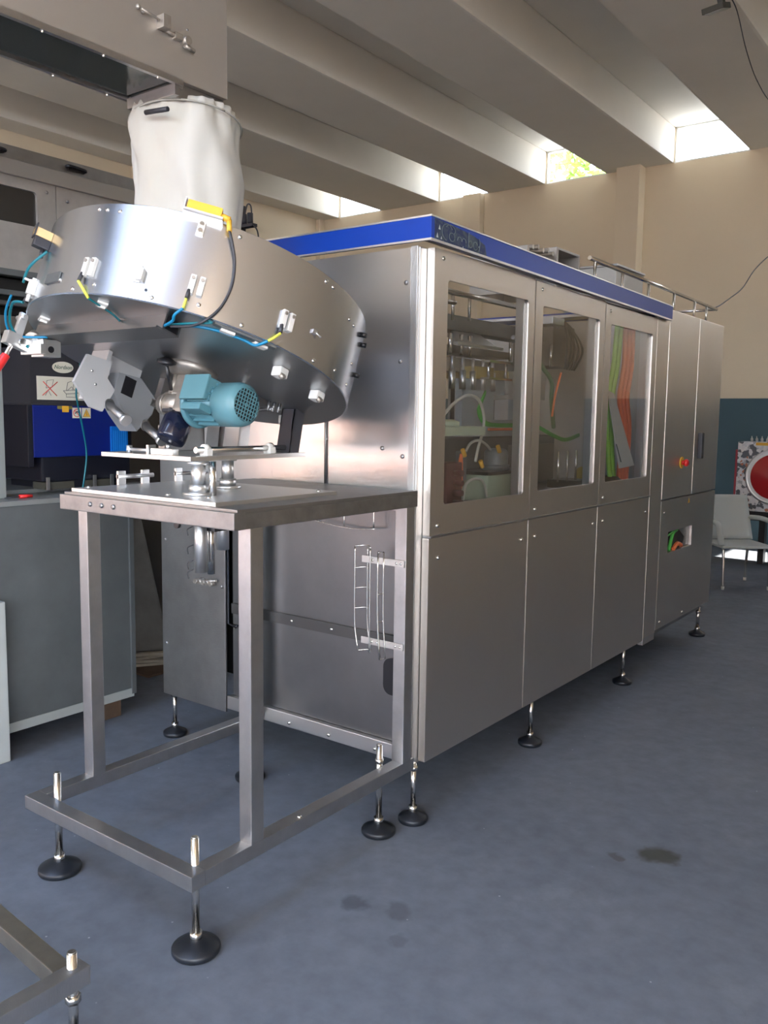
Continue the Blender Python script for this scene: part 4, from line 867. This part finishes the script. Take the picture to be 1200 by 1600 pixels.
# blue melter unit on the worktop
bu = thing('glue_melter', 'blue and charcoal glue unit with oval badge and warning stickers on the worktop', 'glue unit', (-2.2, 0, 1.13))
XU = -2.0
b = B(); bx(b, -2.45, XU, -.285, .24, 1.285, 1.53, .008); obj('blue_body', b, UBLUE, bu)
b = B(); bx(b, -2.45, XU + .002, .24, .265, 1.285, 1.47, .008); bx(b, -2.4, XU - .01, -.24, .26, 1.17, 1.287, .01); bx(b, -2.40, XU - .03, -.17, .2, 1.13, 1.17); bx(b, -2.46, XU + .001, -.31, -.283, 1.24, 1.53, .004); obj('black_base', b, mat('base_black', (.004, .005, .012), .5), bu)
b = B(); prism(b, [(XU - .01, -.285, 1.54), (XU - .01, .13, 1.54), (XU - .01, .10, 1.60), (XU - .01, -.10, 1.80), (XU - .01, -.28, 1.80)], (-.40, 0, 0)); bx(b, XU - .4, XU + .0, -.29, .14, 1.530, 1.543, .002); obj('charcoal_hood', b, CHAR, bu)
obj('blue_vent', bx(B(), XU, XU + .012, .135, .235, 1.285, 1.43, .003), UBLUE2, bu, 'bright blue ribbed vent')
b = B()
for k in range(7): bx(b, XU + .012, XU + .015, .145 + .012 * k, .150 + .012 * k, 1.295, 1.41)
obj('vent_rib', b, mat('vent_rib_blue', (.01, .2, .62), .4), bu)
b = B(); prism(b, [(XU - .0095, -.114 + .056 * math.cos(2 * PI * i / 32), 1.710 + .027 * math.sin(2 * PI * i / 32)) for i in range(32)], (.002, 0, 0)); bd = obj('oval_badge', b, LABELW, bu, 'white oval badge')
def text(s, size, loc, rot, m, parent, name='lettering', ext=.0003, italic=0, bold=False):
    cu = bpy.data.curves.new(name, 'FONT'); cu.body = s; cu.size = size; cu.align_x = 'CENTER'; cu.align_y = 'CENTER'; cu.extrude = ext; cu.shear = italic; cu.resolution_u = 2
    if bold: cu.offset = size * .02
    o = bpy.data.objects.new(name, cu); COL.objects.link(o); dg = bpy.context.evaluated_depsgraph_get()
    me = bpy.data.meshes.new_from_object(o.evaluated_get(dg)); bpy.data.objects.remove(o); me.materials.append(m); me.name = name
    k = link(bpy.data.objects.new(name, me)); k.parent = parent; k.location = loc; k.rotation_euler = rot; return k
TR = (PI / 2, 0, PI / 2)
text('Nordson', .026, (XU - .0068, -.114, 1.710), TR, mat('badge_ink', (.12, .17, .13), .6), bd, italic=.3, bold=True)
# pictogram label
LX = XU - .0098
obj_lab = obj('pictogram_label', bx(B(), LX, LX + .0015, -.252, .02, 1.555, 1.665), LABELW, bu, 'cream instruction label')
b = B(); x = LX + .0022
def ln(bm, pts, r=.0013): tube(bm, [(x, p[0], p[1]) for p in pts], r, 5, 1, False)
ln(b, [(-.205, 1.61), (-.20, 1.645), (-.165, 1.65), (-.175, 1.615), (-.205, 1.61)]); ln(b, [(-.21, 1.575), (-.195, 1.60), (-.18, 1.575)]); ln(b, [(-.10, 1.60), (-.09, 1.64), (-.055, 1.65), (-.065, 1.605)]); ln(b, [(-.115, 1.60), (-.05, 1.605), (-.035, 1.59), (-.10, 1.585), (-.115, 1.60)]); ln(b, [(-.095, 1.60), (-.07, 1.62), (-.055, 1.605)]); ln(b, [(-.10, 1.585), (-.10, 1.57), (-.05, 1.57), (-.05, 1.585)])
obj('pictogram', b, INK, obj_lab)
b = B(); ln(b, [(-.225, 1.575), (-.145, 1.64)], .0022); ln(b, [(-.22, 1.64), (-.15, 1.575)], .0022); obj('red_cross', b, INKR, obj_lab)
# stickers on the blue body
for (y, kind_) in ((-.051, 'no'), (.002, 'warn')):
    s = obj('sticker', bx(B(), XU, XU + .0012, y - .024, y + .024, 1.470, 1.520), LABELW, bu)
    b = B(); x = XU + .002
    if kind_ == 'no':
        ln(b, [(y + .018 * math.cos(2 * PI * i / 20), 1.495 + .018 * math.sin(2 * PI * i / 20)) for i in range(21)], .0018); ln(b, [(y - .012, 1.507), (y + .012, 1.483)], .0018); obj('ban_ring', b, INKR, s)
        b = B(); ln(b, [(y - .01, 1.492), (y, 1.502), (y + .01, 1.497)], .0035); obj('pictogram', b, INK, s)
    else:
        prism(b, [(XU + .0012, y - .019, 1.478), (XU + .0012, y + .019, 1.478), (XU + .0012, y, 1.513)], (.0005, 0, 0)); obj('warning_triangle', b, YEL, s)
        b = B(); ln(b, [(y - .02, 1.477), (y + .02, 1.477), (y, 1.5155), (y - .02, 1.477)], .0013); ln(b, [(y, 1.502), (y - .003, 1.492), (y + .003, 1.490), (y, 1.483)], .0014); obj('pictogram', b, INK, s)
b = B(); bx(b, XU, XU + .001, -.155, -.075, 1.512, 1.528); obj('olive_strip', b, mat('olive', (.2, .18, .05), .6), bu)
b = B(); prism(b, [(XU + .001, -.13, 1.498), (XU + .001, -.095, 1.498), (XU + .001, -.095, 1.528), (XU + .001, -.13, 1.528)], (.001, 0, 0)); obj('warning_label', b, YEL, bu)
b = B(); cy(b, (XU - .02, .19, 1.53), (XU - .02, .19, 1.555), .014, 12); obj('red_knob', b, RED, bu)
# teal cable hanging in front of the unit
b = B(); tube(b, [(-1.80, -.16, 1.70), (-1.82, -.17, 1.60), (-1.84, -.15, 1.53), (-1.88, -.10, 1.42), (-1.90, -.07, 1.30), (-1.91, -.08, 1.18), (-1.90, -.10, 1.116)], .0042, 8)
tube(b, [(-1.80, -.16, 1.70), (-1.6, -.3, 1.76), (-1.2, -.6, 1.8), (-.9, -.95, 1.80)], .0042, 8); obj('hanging_cable', b, TEALC, None, 'single teal cable hanging in front of the blue glue unit', 'cable')
# red screwdriver
sd = thing('screwdriver', 'small screwdriver with red handle lying on the grey worktop', 'screwdriver', (-1.88, -.44, 1.112))
b = B(); cy(b, (-1.88, -.43, 1.121), (-1.88, -.37, 1.121), .009, 12, .0075); obj('handle', b, RED, sd)
b = B(); cy(b, (-1.88, -.50, 1.119), (-1.88, -.43, 1.120), .003, 8); obj('shaft', b, CABLE, sd)
# leaning sheet, wood scraps
b = B(); M = Matrix.Translation((-2.2, .5, 0)); prism(b, [(-2.56, .56, .02), (-2.37, .79, .02), (-2.46, .62, 1.02), (-2.60, .45, 1.02)], (.006, .01, 0))
obj('leaning_sheet', b, mat('worn_sheet', (.16, .145, .125), .5, .6, var=.35, vscale=6), None, 'worn brown-grey metal sheet leaning behind the grey cabinet', 'sheet')
for k, (a, xx, yy) in enumerate(((1.0, -2.36, .66), (.8, -2.33, .70), (1.25, -2.38, .72), (.95, -2.34, .74))):
    M = Matrix.Translation((xx, yy, .02 + .017 * k)) @ Matrix.Rotation(a, 4, 'Z'); lab = ['lowest', 'second', 'third', 'topmost'][k] + ' thin wooden slat in the scrap heap behind the grey cabinet'
    obj('wood_offcut', bx(B(), -.28, .28, -.02, .02, -.008, .008, .001, M), mat('pale_wood', (.3, .26, .2), .8), None, lab, 'slat', 'wood scraps on the floor')
b = B(); bx(b, -2.56, -2.20, .50, 1.0, 0, .011); obj('scrap_board', b, WOOD, None, 'dark wooden board lying under the scrap slats', 'board')
obj('wooden_block', bx(B(), -2.60, -2.30, 1.24, 1.4, 0, .16, .01), WOOD, None, 'dark wooden block behind the scrap slats', 'block')

# white post at the left edge
b = B(); bx(b, -1.785, -1.70, -.86, -.615, .0, .70, .006); obj('white_post', b, WHITEP, None, 'white painted metal post cut off by the left picture edge', 'post')

# ================================================================ SECOND FRAME (front left)
sf = thing('low_frame', 'low steel base frame cut off at the lower left corner', 'frame', (-.1, -1.6, 0))
b = B(); bx(b, .045, .088, -2.1, -1.44, .205, .25, .003); obj('base_rail', b, TUBE, sf)
b = B(); M = Matrix.Translation((.045, -1.462, 0)) @ Matrix.Rotation(-.08, 4, 'Z'); bx(b, -.75, 0, -.045, .0, .205, .25, .003, M); obj('base_rail', b, mat('worn_tube', (.40, .37, .31), .42, 1, var=.25, vscale=10), sf)
b = B(); bx(b, -.74, -.70, -2.1, -1.45, .205, .25, .003); obj('base_rail', b, TUBE, sf)
foot(sf, .062, -1.470, .285, .066, .0115, .165, .018); foot(sf, .062, -2.0, .285, .066, .0115, .165, .018); foot(sf, -.715, -1.6, .285, .066, .0115, .165, .018)

# ================================================================ RIGHT BACKGROUND
# plastic chair in profile, facing right
cr_ = thing('plastic_chair', 'pale grey plastic chair with arms and metal legs standing beyond the end cabinet', 'chair', (-.367, 5.66, 0), (0, 0, math.radians(-50)), local=True)
b = B()
# local frame: +x forward, origin seat centre
rows_ = []
for i in range(13):     # back shell from the seat rear up
    t = i / 12; z = .40 + t * .41; xx = -.20 - .09 * t - .02 * math.sin(t * PI)
    rows_.append([(xx + .035 * (abs(s) ** 2), s * (.235 - .035 * t * t), z) for s in [k / 6 for k in range(-6, 7)]])
vs = [[b.verts.new(p) for p in r] for r in rows_]
for p, q in zip(vs, vs[1:]):
    for i in range(12): f = b.faces.new((p[i], p[i + 1], q[i + 1], q[i])); f.smooth = True
k = obj('backrest', b, CHAIRP, cr_); k.modifiers.new('s', 'SOLIDIFY').thickness = .012
b = B(); bx(b, -.22, .24, -.235, .235, .37, .395, .012); k = obj('seat', b, CHAIRP, cr_)
for s in (-1, 1):
    b = B(); pts = [(-.26, s * .235, .60), (-.10, s * .255, .61), (.08, s * .26, .60), (.17, s * .255, .58), (.20, s * .25, .52), (.22, s * .24, .40)]; tube(b, pts, .021, 10); 
    for v in b.verts: v.co.y = s * .245 + (v.co.y - s * .245) * 1.4
    obj('armrest', b, CHAIRP, cr_)
for (xx, yy) in ((-.19, -.21), (-.19, .21), (.20, -.21), (.20, .21)):
    b = B(); tube(b, [(xx, yy, .37), (xx + (.02 if xx > 0 else -.02), yy, .2), (xx + (.03 if xx > 0 else -.03), yy, .012)], .013, 10); l_ = obj('leg', b, CHROME, cr_)
    b = B(); cy(b, (xx + (.03 if xx > 0 else -.03), yy, 0), (xx + (.03 if xx > 0 else -.03), yy, .03), .014, 10); obj('leg_cap', b, PLW, l_)
# foil-faced panel with red dish on black base
rd = thing('red_dish_unit', 'square silvery unit with a big round red dish beside the far wall', 'display unit', (-.33, 7.1, 0))
b = B(); bx(b, -.74, .12, 6.98, 7.22, .56, 1.285, .01); obj('foil_case', b, FOIL, rd)
obj('red_side', bx(B(), -.765, -.741, 7.0, 7.2, .72, 1.20, .004), mat('rose_red', (.4, .05, .07), .5), rd)
b = B(); lathe(b, (-.36, 6.98, .93), (0, -1, 0), [(.285, -.01), (.29, .015), (.27, .03), (.262, .02)], 48); obj('dish_rim', b, ALU, rd)
b = B(); lathe(b, (-.36, 6.98, .93), (0, -1, 0), [(.262, .012), (.22, .024), (.12, .05), (.02, .075)], 48); obj('red_dish', b, mat('red_gloss', (.45, .015, .02), .25), rd)
for k in range(14):
    b = B(); lathe(b, (-.62 + .05 * k, 7.05, 1.285), (random.uniform(-.15, .15), 0, 1), [(.012, 0), (.014, .03), (.005, .045), (.005, .06)], 10); obj('glass_vial', b, HOSE, rd)
obj('top_strip', bx(B(), -.56, -.1, 6.972, 6.98, 1.25, 1.28), YEL, rd)
b = B(); bx(b, -.70, .08, 7.0, 7.2, .46, .56, .005); bx(b, -.5, -.44, 7.05, 7.15, 0, .46); bx(b, -.08, -.02, 7.05, 7.15, 0, .46); obj('base', b, BLACK, rd)
# floodlight on the rib + cable
fl = thing('floodlight', 'small black floodlight on the ceiling rib at top right', 'floodlight', (-.30, 4.1, 4.588))
b = B(); M = Matrix.Translation((-.33, 4.12, 4.44)) @ Matrix.Rotation(.35, 4, 'X') @ Matrix.Rotation(-.1, 4, 'Y'); bx(b, -.075, .075, -.10, .10, -.02, .02, .006, M); bx(b, .02, .06, -.03, .03, .02, .075, .004, M); obj('housing', b, mat('flood_green_black', (.03, .035, .025), .5), fl)
b = B(); bx(b, -.06, .06, -.085, .085, -.022, -.020, 0, M); obj('lens', b, FLOODG, fl)
b = B(); bx(b, -.31, -.29, 4.08, 4.16, 4.49, 4.588, .002); obj('bracket', b, CHAR, fl)
b = B(); tube(b, [(-.29, 4.25, 4.58), (-.27, 4.42, 4.52), (-.29, 4.8, 4.37), (-.30, 5.24, 4.262), (-.26, 5.7, 4.20), (.0, 6.3, 4.1), (.4, 6.6, 3.9), (.3, 6.4, 3.5), (0, 6.0, 3.2), (-.22, 5.75, 2.98), (-.29, 5.45, 2.80), (-.3, 5.12, 2.60), (-.3, 4.75, 2.47), (-.25, 4.3, 2.36), (-.16, 3.81, 2.286)], .0045, 6)
obj('slack_cable', b, CABLE, None, 'thin dark cable hanging from the ceiling down to the roof railing', 'cable')
